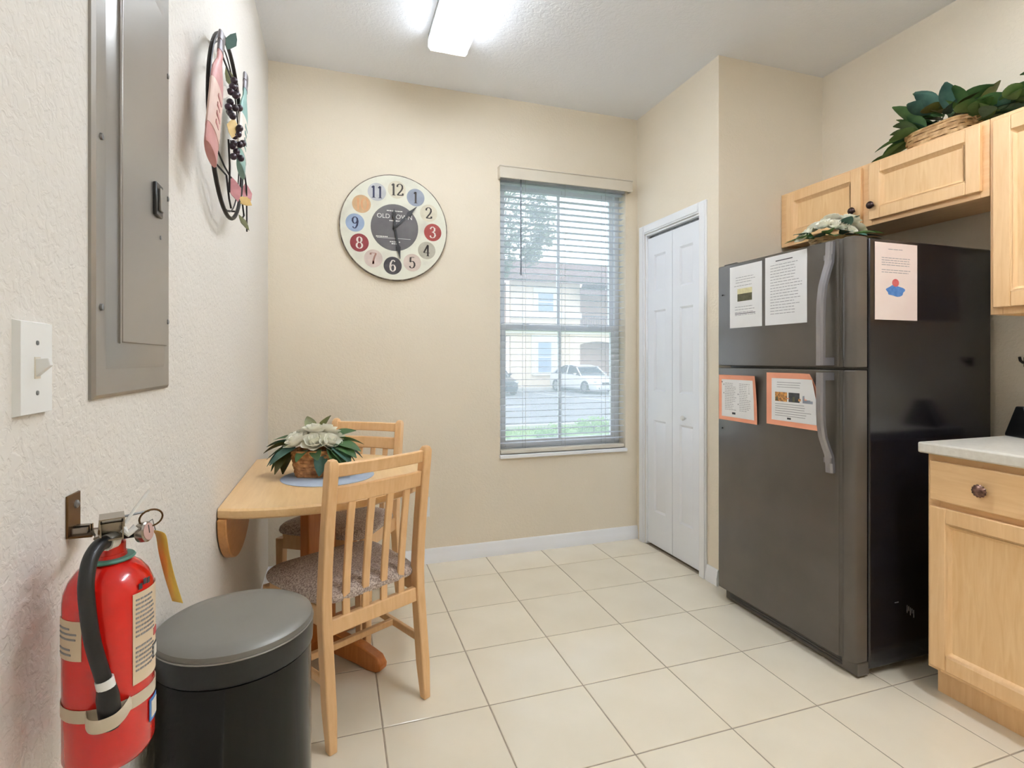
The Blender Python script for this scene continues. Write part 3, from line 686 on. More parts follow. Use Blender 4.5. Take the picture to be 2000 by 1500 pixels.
for x0, x1, z in ((-.045, .045, .092), (-.03, .04, .036), (-.10, .09, -.063), (-.105, -.04, -.058), (-.028, .030, -.085), (-.018, .02, -.096)):
    x = x0
    while x < x1: w = random.uniform(.006, .014); k.box(x, min(x+w, x1), -.0233, -.023, z, z+(.006 if abs(x1-x0) < .1 else .0022)); x += w+(.002 if abs(x1-x0) < .1 else 0)
stuff(obj('small_print', k, 'clock_white', cd))
def hand(name, ang, L_, y):
    a = R(ang); M = Matrix.Rotation(a, 4, 'Y')
    P = [(-.0055, -.014), (.0055, -.014), (.0055, L_*.55), (.0135, L_*.64), (.006, L_*.82), (.0012, L_), (-.0012, L_), (-.006, L_*.82), (-.0135, L_*.64), (-.0055, L_*.55)]
    m = MB().prism_y(P, y-.0007, y+.0007); m.v = [tuple(M @ Vector(p)) for p in m.v]
    obj(name, m, 'clock_black', ck)
hand('hour_hand', 44, .180, -.030); hand('minute_hand', 170.5, .182, -.033); hand('second_hand', -3, .105, -.036)
obj('hub', MB().lathe([(.010, 0), (.010, .012), (.006, .016), (.001, .0165)], 16), 'clock_black', ck, loc=(0, -.0225, 0), rot=(PI/2, 0, 0))

# ================================================================== TABLE AND CHAIRS
tb = thing('dining_table', 'small oval wall-mounted dining table in pale wood with pedestal', 'table', (-.12, 2.250, 0))
zt, tt = .742, .032
outline = [p for p in superellipse(0, 0, .485, .475, 2.15, 72)]
wl = WL+.003+.12
def clip_wall(P):
    out = []
    for i, p in enumerate(P):
        q = P[(i+1) % len(P)]
        if p[0] >= wl: out.append(p)
        if (p[0] >= wl) != (q[0] >= wl):
            t = (wl-p[0])/(q[0]-p[0]); out.append((wl, p[1]+t*(q[1]-p[1])))
    return out
def shrink(P, d): return [(x if x <= wl+1e-6 else x-d*x/math.hypot(x, y), y-d*y/math.hypot(x, y)) for x, y in P]
O = clip_wall(outline)
m = MB().rings([[(x, y, z) for x, y in shrink(O, d)] for d, z in ((.010, zt-tt), (.002, zt-tt+.006), (0, zt-tt/2), (.002, zt-.006), (.010, zt))])
obj('table_top', m, 'table_wood', tb)
lg = [(math.cos(t)*.265, -math.sin(t)*.185) for t in [PI*i/24 for i in range(25)]]
m = MB(); m.rings([[(x_, -.175+y, zt-tt+z) for y, z in lg] for x_ in (wl, wl+.026)])
obj('wall_bracket', m, 'bracket_wood_shaded', tb, bevel=.003)
pc = (.05, .07)
Mr = Matrix.Translation((pc[0], pc[1], 0)) @ Matrix.Rotation(R(46), 4, 'Z')
obj('pedestal', B(-.075, .075, -.024, .024, .06, zt-tt, Mr), 'table_leg_wood', tb, bevel=.005)
obj('cross_rail', B(-.03, .03, -.2, .2, zt-tt-.04, zt-tt, Mr), 'table_leg_wood', tb, bevel=.003)
half = [(0, .02), (.10, .022), (.22, .010), (.27, .0), (.315, .0), (.335, .010), (.338, .030), (.318, .058), (.24, .085), (.10, .105), (0, .108)]
prof = half[:-1]+[(0, .108)]+[(-x, z) for x, z in half[-2:0:-1]]
for sgn in (R(46), R(-44)):
    Mf = Matrix.Translation((pc[0], pc[1], 0)) @ Matrix.Rotation(sgn, 4, 'Z')
    m = MB(); zz = .0 if sgn > 0 else .0
    m.rings([[tuple(Mf @ Vector((x, y, z))) for x, z in prof] for y in (-.021, .021)])
    obj('foot', m, 'table_leg_wood', tb, bevel=.004)

def make_chair(label, loc, rz):
    t = thing('dining_chair', label, 'chair', loc, rz, 'dining chairs at the wall table')
    def loft(stations, name, bevel=.005, mt='chair_wood', par=t):
        return obj(name, MB().rings([[(x-w/2, y-d/2, z), (x+w/2, y-d/2, z), (x+w/2, y+d/2, z), (x-w/2, y+d/2, z)] for x, y, z, w, d in stations]), mt, par, bevel=bevel)
    def by(z): return -.045+.050*max(0, (z-.45)/.45)**1.3 if z > .45 else -.045*min(1, z/.40)
    for s in (-1, 1):
        st = [(s*.180, by(z), z, (.026 if z < .01 else .034), (.028 if z < .01 else .040 if z < .5 else .036)) for z in (0, .12, .25, .38, .45, .55, .65, .75, .85)]
        st += [(s*.180, by(.88), .880, .033, .034), (s*.180, by(.892), .892, .024, .022), (s*.180, by(.896), .896, .010, .008)]
        loft(st, 'rear_leg', .005)
        loft([(s*.196, -.400, 0, .026, .026), (s*.196, -.400, .30, .034, .034), (s*.196, -.400, .405, .036, .036)], 'front_leg', .004)
        a = Vector((s*.180, -.02, .20)); b = Vector((s*.196, -.388, .20))
        obj('side_stretcher', MB().rings([[(p.x-.008, p.y, p.z-.013), (p.x+.008, p.y, p.z-.013), (p.x+.008, p.y, p.z+.013), (p.x-.008, p.y, p.z+.013)] for p in (a, b)]), 'chair_wood', t, bevel=.003)
        obj('side_apron', MB().rings([[(p[0]-.010, p[1], .365), (p[0]+.010, p[1], .365), (p[0]+.010, p[1], .425), (p[0]-.010, p[1], .425)] for p in ((s*.178, -.06), (s*.194, -.385))]), 'chair_wood', t, bevel=.003)
    obj('front_apron', B(-.18, .18, -.412, -.392, .360, .425), 'chair_wood', t, bevel=.003)
    obj('cross_stretcher', B(-.186, .186, -.215, -.195, .19, .212), 'chair_wood', t, bevel=.003)
    def rail(z0, z1, name, th=.020, curve=.012):
        n = 8; rg = []
        for i in range(n+1):
            x = -.166+.332*i/n; yc = curve*(1-(2*i/n-1)**2)
            rg.append([(x, by(z0)+yc-th/2, z0), (x, by(z0)+yc+th/2, z0), (x, by(z1)+yc+th/2, z1), (x, by(z1)+yc-th/2, z1)])
        return obj(name, MB().rings(rg), 'chair_wood', t, bevel=.004)
    rail(.838, .880, 'top_rail'); rail(.752, .808, 'middle_rail'); rail(.338, .386, 'lower_rail', .022, 0)
    for i in range(4):
        x = -.106+.0707*i; c = .012*(1-(x/.166)**2); st = []
        for z in (.380, .45, .53, .61, .69, .757):
            q = (z-.38)/.377; st.append((x, by(z)+c*q, z, .026, .011))
        loft(st, 'back_slat', .003)
    # upholstered seat: rounded trapezoid
    def seat_ring(grow, z):
        out = []
        for x, y in superellipse(0, 0, 1, 1, 5.5, 40):
            hw_ = .190+(.226-.190)*(1-(y+1)/2); out.append((x*(hw_+grow), -.235+y*(.197+grow), z))
        return out
    m = MB().rings([seat_ring(g, z) for g, z in ((-.012, .426), (0, .430), (.003, .440), (0, .452), (-.010, .463), (-.035, .472), (-.09, .478), (-.16, .480))])
    obj('seat', m, 'seat_fabric', t)
    return t
ch1 = make_chair('wooden chair with its slatted back turned to the camera', (.143, 1.795, 0), R(209.3))
ch2 = copy_tree(ch1); ch2['label'] = 'wooden chair behind the table near the back wall'
ch2.location = (.150, 2.800, 0); ch2.rotation_euler = (0, 0, R(-33.2))

tag(obj('placemat', MB().lathe([(.172, 0), (.174, .0015), (.172, .003), (.001, .003)], 56), 'placemat', loc=(-.030, 2.195, zt)), 'round grey-blue placemat under the flower basket', 'placemat')

# ------------------------------------------------------------------ plants
def leaf_mesh(L_, W_, droop=.25, fold=.25, n=7):
    vs = []; fs = []
    for i in range(n+1):
        t = i/n; w = W_/2*math.sin(PI*min(1, t*.96+.02))**.75*(1-.25*t); 
        x = L_*t; z = -droop*L_*t*t
        vs += [(x, -w, z+fold*w), (x, 0, z), (x, w, z+fold*w)]
    for i in range(n):
        a = i*3; fs += [(a, a+1, a+4, a+3), (a+1, a+2, a+5, a+4)]
    return MB().add(vs, fs).mesh('leaf', 60)
def bloom_mesh(r, layers=((3, .35, 1.0, 78), (4, .62, 1.0, 60), (5, 1.05, .85, 34), (6, 1.35, .6, 16))):
    m = MB()
    for li, (n, rad, hgt, lift) in enumerate(layers):
        for k in range(n):
            a = 2*PI*k/n+li*.6; M = Matrix.Rotation(a, 4, 'Z')
            vs = []; nu, nv = 4, 4
            for j in range(nv+1):
                q = j/nv
                el = R(lift)*(1-.25*q); rr = r*rad*(.15+.85*q)*math.cos(el)+r*.05; zz = r*hgt*math.sin(min(PI/2, el*.6+q*1.1))*q
                half_ = (.30+.62*math.sin(PI*min(1, q*.62+.12)))*r*.62*(rad**.3)
                for i in range(nu+1):
                    u = (i/nu-.5)*2; y = u*half_; x = rr-abs(u)**2*r*.22*rad; vs.append((x, y, zz+.06*r*abs(u)*(q)))
            fs = [(j*(nu+1)+i, j*(nu+1)+i+1, (j+1)*(nu+1)+i+1, (j+1)*(nu+1)+i) for j in range(nv) for i in range(nu)]
            m.add(vs, fs, M)
    return m.mesh('flower', 70)
def basket(par, ax, ay, h, flare, mt, rows=9, k=64, n=3.5):
    m = MB()
    for r in range(rows):
        q = (r+.5)/rows; s = 1+flare*q; pts = []
        for i, (x, y) in enumerate(superellipse(0, 0, ax*s, ay*s, n, k)):
            d = math.hypot(x, y); o = .0032*math.sin(i*PI/4+(PI if r % 2 else 0)); pts.append((x+x/d*o, y+y/d*o, q*h))
        m.tube(pts, h/rows*.55, 6, closed=True, flat=(.45, 1))
    o = obj('basket_weave', m, mt, par)
    st = MB()
    for i, (x, y) in enumerate(superellipse(0, 0, ax, ay, n, 16)): st.tube([(x, y, .002), (x*(1+flare), y*(1+flare), h)], .003, 6)
    stuff(obj('basket_stakes', st, mt, par))
    obj('basket_rim', MB().tube([(x, y, h) for x, y in superellipse(0, 0, ax*(1+flare), ay*(1+flare), n, k)], .006, 8, closed=True), mt, par)
    obj('basket_base', MB().prism(superellipse(0, 0, ax*.97, ay*.97, n, 40), 0, .006), mt, par)
    obj('basket_filling', MB().prism(superellipse(0, 0, ax*(1+flare)*.94, ay*(1+flare)*.94, n, 40), h*.7, h*.86), 'dark_soil', par)
def place_leaf(par, me, mt, base, az, el, roll=0, s=1):
    o = bpy.data.objects.new('leaf', me); COL.objects.link(o); o.parent = par
    M = Matrix.Translation(base) @ Matrix.Rotation(R(az), 4, 'Z') @ Matrix.Rotation(-R(el), 4, 'Y') @ Matrix.Rotation(R(roll), 4, 'X') @ Matrix.Scale(s, 4)
    o.matrix_local = M
    if len(me.materials) == 0: me.materials.append(MATS[mt])
    else:
        o.material_slots[0].link = 'OBJECT'; o.material_slots[0].material = MATS[mt]
    return o
def place_bloom(par, me, base, tilt_az, tilt, s=1, spin=0):
    o = bpy.data.objects.new('flower', me); COL.objects.link(o); o.parent = par
    o.matrix_local = Matrix.Translation(base) @ Matrix.Rotation(R(tilt_az), 4, 'Z') @ Matrix.Rotation(R(tilt), 4, 'Y') @ Matrix.Rotation(R(spin), 4, 'Z') @ Matrix.Scale(s, 4)
    return o
LM = leaf_mesh(.110, .072, .35, .25); LM2 = leaf_mesh(.13, .078, .15, .3)
BM = bloom_mesh(.042); BM.materials.append(MATS['petal'])
LM.materials.append(MATS['leaf']); LM2.materials.append(MATS['leaf'])

fb = thing('flower_basket', 'white artificial flowers with dark leaves in a wicker basket on the table', 'flower basket', (-.078, 2.235, zt+.003), R(-16))
basket(fb, .066, .058, .098, .26, 'wicker', 7)
random.seed(5)
for x, y, z, az, ti, s in ((-.052, -.04, .125, 200, 28, 1.15), (.015, -.045, .125, 270, 32, 1.15), (.062, -.03, .120, 320, 35, 1.05), (-.03, .03, .152, 120, 14, 1.1), (.035, .02, .155, 60, 12, 1.15), (-.085, .01, .128, 175, 40, .95),
                           (.075, .035, .125, 30, 38, .95), (0, .075, .125, 90, 40, 1.0), (0, -.01, .165, 0, 5, 1.0)):
    place_bloom(fb, BM, (x, y, z), az, ti*1.1, s*.84, random.uniform(0, 360))
for az, el, z, r, s, mt in ((180, 12, .125, .07, 1.0, 'leaf_blue'), (195, -8, .12, .075, 1.0, 'leaf'), (165, 4, .13, .07, 1.0, 'leaf'), (210, -38, .115, .08, 1.05, 'leaf_olive'), (150, 25, .14, .06, .9, 'leaf_olive'), (185, -30, .115, .08, 1.1, 'leaf'),
                            (-10, 4, .125, .075, 1.0, 'leaf'), (-25, -15, .12, .08, 1.0, 'leaf_blue'), (15, 10, .13, .07, 1.0, 'leaf'), (-40, -32, .115, .08, 1.0, 'leaf'), (30, 30, .14, .06, .9, 'leaf'), (-62, -62, .108, .075, .85, 'leaf_blue'),
                            (75, 20, .13, .06, 1, 'leaf'), (110, 15, .13, .06, 1, 'leaf'), (250, -5, .105, .05, .7, 'leaf'), (285, -2, .105, .05, .7, 'leaf'), (60, 70, .16, .02, .75, 'leaf_olive'), (140, 66, .16, .02, .75, 'leaf_olive'), (225, -12, .115, .08, .95, 'leaf_blue'), (0, -25, .115, .08, 1.0, 'leaf'),
                            (172, 18, .135, .06, 1.0, 'leaf'), (188, 2, .125, .075, 1.05, 'leaf_olive'), (203, -18, .118, .078, 1.05, 'leaf_blue'), (158, -8, .12, .075, 1.0, 'leaf'), (178, -50, .11, .082, 1.0, 'leaf_olive'), (-18, -4, .12, .078, 1.0, 'leaf'), (8, -12, .118, .08, 1.0, 'leaf_blue'), (-33, -20, .115, .08, .95, 'leaf')):
    place_leaf(fb, LM, mt, (r*math.cos(R(az)), r*math.sin(R(az)), z), az+random.uniform(-6, 6), el, random.uniform(-20, 20), s)

ff = thing('flower_arrangement', 'white artificial flowers with green leaves on top of the refrigerator', 'flower arrangement', (1.965, 1.66, FH+.001), R(-20))
basket(ff, .085, .045, .035, .12, 'wicker_pale', 3)
for x, y, z, az, ti, s in ((-.10, .02, .03, 170, 60, 1.0), (-.055, -.02, .055, 200, 35, 1.1), (-.01, .01, .085, 90, 12, 1.1), (.045, -.015, .075, 330, 25, 1.15), (.09, .01, .05, 0, 50, 1.0), (0, -.04, .045, 270, 50, .9), (.04, .04, .07, 60, 30, 1.0), (-.06, .04, .06, 130, 35, 1), (-.135, -.01, .008, 190, 50, .9), (.03, -.045, .03, 290, 60, .8), (-.03, -.04, .05, 240, 45, 1.0)):
    place_bloom(ff, BM, (x, y, z+.022), az, ti*.8, s*.66, random.uniform(0, 360))
for az, el, x, y, z, s, mt in ((190, 13, -.10, -.02, .03, .9, 'leaf'), (215, 13, -.07, -.03, .03, .9, 'leaf_blue'), (250, 10, -.03, -.03, .035, .8, 'leaf'), (285, 11, .02, -.03, .035, .85, 'leaf_blue'), (320, 12, .06, -.02, .035, .9, 'leaf_blue'), (350, 14, .10, 0, .03, .8, 'leaf_olive'),
                               (270, 45, .01, -.02, .06, .8, 'leaf_blue'), (20, 16, .09, .02, .04, .8, 'leaf'), (150, 16, -.08, .03, .04, .9, 'leaf'), (90, 20, 0, .04, .05, .9, 'leaf'), (300, 55, .03, 0, .07, .7, 'leaf_blue'), (235, 18, -.05, -.04, .045, .75, 'leaf'), (268, 16, -.005, -.045, .04, .7, 'leaf_blue'), (300, 15, .04, -.04, .04, .75, 'leaf'), (335, 18, .08, -.02, .045, .75, 'leaf'), (200, 22, -.10, 0, .04, .8, 'leaf_blue')):
    place_leaf(ff, LM, mt, (x, y, z), az, el, random.uniform(-15, 15), s)

pb = thing('plant_basket', 'long wicker basket of green artificial leaves on top of the wall cabinets', 'plant', (2.470, 1.575, 2.108), R(-92))
basket(pb, .118, .070, .082, .10, 'wicker_pale', 6)
random.seed(9)
for i in range(74):
    x = random.uniform(-.13, .36); y = random.uniform(-.06, .06)
    az = math.degrees(math.atan2(y*2.2, x-.03))+random.uniform(-60, 60); el = random.uniform(-5, 58)
    hh = .085+.05*math.exp(-((x-.03)/.10)**2)
    if x > .14: hh = .06; el = random.uniform(-2, 28)
    place_leaf(pb, LM2, random.choice(('leaf', 'leaf', 'leaf', 'leaf_olive', 'leaf_blue')), (x*.85, y, hh+random.uniform(-.01, .03)), az, el, random.uniform(-40, 40), random.uniform(.7, 1.05))
for az, el, x, y, z, s in ((185, -14, -.11, -.03, .075, 1.1), (200, -28, -.12, -.05, .07, 1.15), (178, -16, -.19, -.05, .045, 1.05), (170, -5, -.12, 0, .085, 1.0), (215, -10, -.10, -.06, .085, 1.0), (240, -8, -.06, -.06, .09, .9), (190, 25, -.09, 0, .10, 1.0), (165, 35, -.05, 0, .11, 1.0), (60, 70, 0, 0, .12, .9), (150, 72, .03, 0, .12, .9),
                           (5, 10, .36, -.02, .08, 1.2), (-20, 20, .38, -.03, .07, 1.2), (180, 35, .46, -.05, .07, 1.3), (20, 8, .26, 0, .07, 1.2)):
    place_leaf(pb, LM2, 'leaf', (x, y, z), az, el, random.uniform(-25, 25), s)
obj('stem', MB().tube([(.10, 0, .08), (.25, 0, .075), (.45, -.02, .07)], .005, 6), 'leaf_olive', pb)

# ================================================================== TRASH CAN
tr = thing('trash_can', 'round black step trash can with a grey lid beside the fire extinguisher', 'trash can', (-.196, 1.226, 0))
obj('body', MB().lathe([(.142, .0), (.146, .004), (.1445, .05), (.1445, .598), (.140, .602)], 64), 'trash_body', tr)
obj('lid_collar', MB().lathe([(.1445, .600), (.1475, .603), (.1485, .634), (.1475, .646), (.143, .6465)], 64), 'black_plastic', tr)
ld = obj('lid', MB().lathe([(.1465, .647), (.1475, .652), (.1455, .659), (.138, .6635), (.11, .6665), (.06, .6685), (.001, .669)], 64), 'trash_lid', tr)
obj('lid_edge_ring', MB().tube([(.1475*math.cos(2*PI*i/64), .1475*math.sin(2*PI*i/64), .6475) for i in range(64)], .0018, 6, closed=True), 'panel_metal', ld)
obj('pedal', B(.125, .185, -.035, .035, .012, .026), 'black_plastic', tr, bevel=.004)

# ================================================================== FIRE EXTINGUISHER
fe = thing('fire_extinguisher', 'red fire extinguisher with black hose hung on the left wall', 'fire extinguisher', (-.268, .784, .71), R(18.9))
br = .0465
obj('cylinder', MB().lathe([(.024, .004), (.040, .001), (br-.003, .005), (br, .012), (br, .198), (br-.0015, .210), (br-.006, .222), (br-.014, .233), (br-.023, .240), (.0185, .244), (.0175, .250)], 56), 'ext_red', fe)
obj('neck_collar', MB().lathe([(.0165, .245), (.0165, .262), (.0145, .264)], 32), 'ext_red', fe)
obj('neck_ring', MB().lathe([(.0255, .2415), (.027, .2435), (.0255, .2455), (.018, .2458)], 40), 'green_ring', fe)
obj('valve', MB().lathe([(.0125, .262), (.0125, .266), (.0105, .268), (.0105, .274)], 24).box(-.009, .013, -.012, .016, .272, .290), 'chrome', fe, bevel=.0015)
m = MB().box(-.0095, -.008, -.030, .010, .274, .293).box(.012, .0135, -.030, .010, .274, .293).box(-.0095, .0135, -.030, .010, .272, .274)
obj('lower_handle', m, 'chrome', fe)
ML = Matrix.Translation((.002, -.004, .292)) @ Matrix.Rotation(R(-5), 4, 'X')
m = MB().box(-.0125, .0125, -.034, .016, .004, .0055, ML).box(-.0125, -.011, -.034, .016, -.006, .004, ML).box(.011, .0125, -.034, .016, -.006, .004, ML)
obj('squeeze_lever', m, 'chrome', fe)
obj('gauge_stem', MB().tube([(.010, -.002, .270), (.030, -.012, .272)], .0055, 10), 'black_plastic', fe)
ga = obj('gauge', MB().lathe([(.0118, 0), (.0125, .003), (.0125, .009), (.0110, .0108)], 28), 'chrome', fe, loc=(.030, -.014, .272), rot=(R(82), 0, R(58)))
obj('gauge_dial', MB().lathe([(.0106, .0104), (.0106, .0112), (.001, .0114)], 28), 'gauge', ga)
obj('gauge_needle', B(-.0006, .0006, -.002, .008, .0115, .0119), 'black_plastic', ga)
pr = [(.042+.0125*math.cos(2*PI*i/24), -.012+.004*math.cos(2*PI*i/24), .288+.0105*math.sin(2*PI*i/24)) for i in range(24)]
pin = obj('pull_pin', MB().tube([(.006, -.020, .296), (.040, -.012, .2975)], .0014, 6), 'screw', fe)
obj('pin_ring', MB().tube(pr, .0012, 6, closed=True), 'brass_dark', pin)
obj('seal_tie', MB().tube([(.015, -.020, .288), (.024, -.018, .302), (.040, -.014, .324)], .0013, 6, flat=(1, 1.6)), 'white_plastic', fe)
obj('seal_tag', MB().tube([(.013, -.022, .282), (.018, -.024, .276), (.026, -.022, .282)], .0045, 8), 'white_plastic', fe)
def smooth_path(P, n=6):
    P = [Vector(p) for p in P]; out = []
    for i in range(len(P)-1):
        p0, p1, p2, p3 = P[max(i-1, 0)], P[i], P[i+1], P[min(i+2, len(P)-1)]
        for k in range(n):
            t = k/n; out.append(.5*((2*p1)+(p2-p0)*t+(2*p0-5*p1+4*p2-p3)*t*t+(3*p1-p0-3*p2+p3)*t**3))
    out.append(P[-1]); return out
hp = [(.000, -.016, .268), (-.010, -.030, .269), (-.018, -.042, .258), (-.0215, -.052, .236), (-.0205, -.057, .210), (-.016, -.0585, .170), (-.008, -.0585, .132), (-.004, -.0585, .116)]
hs = obj('hose', MB().tube(smooth_path(hp), .0080, 14), 'rubber', fe)
obj('hose_ferrule', MB().tube([(.004, -.012, .268), (-.004, -.022, .2685)], .0098, 14), 'white_plastic', hs)
obj('nozzle_band', MB().tube([(-.0052, -.0585, .122), (-.0030, -.0585, .110)], .0093, 14), 'white_plastic', hs)
obj('nozzle', MB().tube([(-.0032, -.0585, .112), (-.002, -.0585, .100), (.0, -.0585, .080), (.001, -.0585, .064)], [.0095, .0112, .0112, .0092], 16), 'rubber', hs)
def wrap(r, a0, a1, z0, z1, n=24, tilt=0):
    m = MB(); vs = []; fs = []
    for i in range(n+1):
        a = R(a0+(a1-a0)*i/n); dz = tilt*(i/n-.5)
        for rr, z in ((r, z0+dz), (r, z1+dz), (r+.0006, z1+dz), (r+.0006, z0+dz)): vs.append((rr*math.cos(a), rr*math.sin(a), z))
        if i: b = (i-1)*4; fs += [(b+k, b+(k+1) % 4, b+4+(k+1) % 4, b+4+k) for k in range(4)]
    return m.add(vs, fs+[(3, 2, 1, 0), (n*4, n*4+1, n*4+2, n*4+3)])
stp = obj('strap', wrap(br+.0004, 0, 360, .068, .083, 48), 'strap', fe)
lp = [(-.022, -.042, .0755), (-.020, -.062, .0755), (-.010, -.072, .0755), (.004, -.072, .0765), (.013, -.062, .0775), (.020, -.044, .078)]
obj('strap_loop', MB().tube(smooth_path(lp, 5), .0078, 8, flat=(.15, 1)), 'strap', stp)
la = obj('instruction_label', wrap(br+.0003, -62, 8, .095, .205, 20), 'label_cream', fe)
lt_ = MB()
random.seed(3)
for z in [.196-.0055*i for i in range(9)]+[.138-.0055*i for i in range(6)]:
    a = -58; e = random.uniform(-30, -20)
    while a < e:
        w = random.uniform(3, 8); x = wrap(br+.0010, a, min(a+w, e), z, z+.0022, 2); lt_.add(x.v, x.f); a += w+1.6
stuff(obj('label_text', lt_, 'ink', la))
obj('label_symbol', wrap(br+.0010, -22, -8, .140, .149, 4), 'print_red', la)
obj('label_symbol', wrap(br+.0010, -26, -8, .112, .130, 4), 'ink_dark', la); obj('label_symbol', wrap(br+.0016, -23, -11, .1145, .1275, 4), 'label_white', la)
l2 = obj('small_label', wrap(br+.0003, 186, 236, .140, .186, 14), 'label_cream', fe)
lt_ = MB()
for z in (.176, .170, .164, .152, .146): x = wrap(br+.0010, 192, random.uniform(212, 230), z, z+.002, 4); lt_.add(x.v, x.f)
stuff(obj('label_text', lt_, 'ink', l2))
obj('round_emblem', wrap(br+.0009, -34, -8, .036, .064, 6), 'print_blue', fe); obj('round_emblem', wrap(br+.0016, -30, -12, .040, .060, 6), 'label_white', fe)
bk = MB()
for a, z in ((-52, .208), (-44, .212), (-36, .211)): x = wrap(br-.0008, a, a+6, z, z+.007, 3); bk.add(x.v, x.f)
stuff(obj('stencil_mark', bk, 'ink_dark', fe))
tgp = [(.046, -.006, .270), (.053, -.004, .262), (.057, .000, .235), (.064, .002, .200), (.072, .0, .168)]
vs = []; fs = []
for i, p in enumerate(smooth_path(tgp, 4)):
    wv = Vector((.55, -.83, 0))*(.005 if i == 0 else .0095)
    vs += [tuple(p-wv), tuple(p+wv)]
    if i: a = (i-1)*2; fs.append((a, a+1, a+3, a+2))
tgo = obj('inspection_tag', MB().add(vs, fs), 'tag_yellow', fe)
sm = tgo.modifiers.new('thickness', 'SOLIDIFY'); sm.thickness = .0006
obj('tag_wire', MB().tube([(.030, -.006, .276), (.044, -.004, .284), (.047, -.006, .270)], .0008, 5), 'screw', fe)
# hanger bracket on the wall
hg = thing('extinguisher_bracket', 'dark brass hanger bracket screwed to the wall above the extinguisher', 'bracket', (WL, .890, .962), FACE_L)
obj('wall_plate', B(-.019, .019, -.003, 0, -.006, .052), 'brass_dark', hg, bevel=.001)
obj('screw', MB().lathe([(.006, 0), (.0055, .002), (.002, .004)], 14), 'screw', hg, loc=(.005, -.003, .036), rot=(PI/2, 0, 0))
obj('shelf_plate', B(-.019, .019, -.030, -.003, -.006, -.003), 'brass_dark', hg, bevel=.0008)
for x in (-.010, -.002, .006): obj('rib', B(x-.002, x+.002, -.022, -.003, -.003, .008-abs(x)*.2), 'chrome', hg)
am = MB().tube([(0, -.028, -.003), (-.05, -.050, .004), (-.098, -.066, .014)], .0055, 8, flat=(1, .5))
obj('arm', am, 'chrome', hg)
obj('arm_prong', MB().tube([(-.052, -.051, .005), (-.054, -.053, .022)], .0028, 6), 'brass_dark', hg)

# ================================================================== CEILING LIGHTS
def make_light(label, loc, tube):
    t = thing('ceiling_light', label, 'ceiling light', loc, 0, 'ceiling lights')
    w, L_ = .098, .61
    obj('housing', B(-w+.012, w-.012, -L_+.006, L_-.006, -.035, 0), 'white_plastic', t)
    lens = [(-w+.012, -.080), (w-.012, -.080), (w-.013, -.078), (-w+.013, -.078)]
    obj('lens', MB().rings([[(x, y, z) for x, z in lens] for y in (-L_+.012, L_-.012)]), 'diffuser', t)
    for q in (-1, 1):
        side = [(q*w, 0), (q*w, -.062), (q*(w-.012), -.080), (q*(w-.013), -.078), (q*(w-.002), -.061), (q*(w-.002), 0)]
        obj('lens_side', MB().rings([[(x, y, z) for x, z in side] for y in (-L_+.012, L_-.012)]), 'diffuser_side', t)
    ec = [(-w-.002, 0), (-w-.002, -.063), (-w+.011, -.082), (w-.011, -.082), (w+.002, -.063), (w+.002, 0)]
    for y in (-L_, L_-.012): obj('end_cap', MB().rings([[(x, yy_, z) for x, z in ec] for yy_ in (y, y+.012)]), 'white_plastic', t)
    for x in (-.048, .048): obj('tube', MB().tube([(x, -L_+.03, -.053), (x, L_-.03, -.053)], .0145, 12), tube, t)
    return t
l1 = make_light('white fluorescent ceiling light with two tubes', (.530, 2.015, H), 'fluorescent')
make_light('unseen fluorescent ceiling light added to brighten the kitchen side', (1.66, .25, H), 'fluorescent_added')  # added fixture out of view, there to lift the right wall and kitchen

# ================================================================== OUTSIDE THE WINDOW
struct('ground_asphalt', B(-8, 40, 12.4, 60, GZ-.2, GZ), 'asphalt')
lawn = struct('ground_lawn', B(-6, 22, D+TH+.01, 12.4, GZ-.2, GZ+.02), 'lawn')
struct('trim_kerb', B(-6, 22, 12.3, 12.5, GZ-.2, GZ+.10), 'concrete')
random.seed(21)
gm = MB()
for i in range(5200):
    y = random.uniform(6.2, 12.2); x = y*random.uniform(.27, .64); a = random.uniform(0, PI); h = random.uniform(.05, .13); w = .014
    if any(abs(x-sx) < .95 and abs(y-sy) < .55 for sx, sy in ((5.85, 11.2), (4.55, 10.8), (3.4, 9.4))): continue
    dx, dy = w*math.cos(a), w*math.sin(a); z = GZ+.02
    gm.add([(x-dx, y-dy, z), (x+dx, y+dy, z), (x+random.uniform(-.03, .03), y+random.uniform(-.03, .03), z+h)], [(0, 1, 2)])
g_ = obj('grass', gm.mesh('grass', 0), 'grass_blade'); g_['kind'] = 'stuff'; tag(g_, 'light green grass on the lawn outside the window', 'grass')
def leafy(name, label, cat, loc, clusters, n, size, mt, trunk=None, group=None):
    t = thing(name, label, cat, loc, 0, group); m = MB()
    for i in range(n):
        cx, cy, cz, r = random.choice(clusters)
        d = Vector((random.gauss(0, 1), random.gauss(0, 1), random.gauss(0, 1))); d.normalize(); p = Vector((cx, cy, cz))+d*r*random.random()**.45
        a = Vector((random.gauss(0, 1), random.gauss(0, 1), random.gauss(0, .6))).normalized(); b = a.orthogonal().normalized()
        s = size*random.uniform(.6, 1.3)
        m.add([p-a*s, p-b*s*.45, p+a*s, p+b*s*.45], [(0, 1, 2, 3)])
    o = obj('foliage', m.mesh('foliage', 0), mt, t); o['kind'] = 'stuff'
    if trunk:
        for P, r in trunk: obj('trunk' if r[0] > .1 else 'branch', MB().tube(P, r, 8), 'bark', t)
    else: obj('stem', MB().tube([(0, 0, 0), (0, 0, .15)], .015, 6), 'bark', t)
    return t
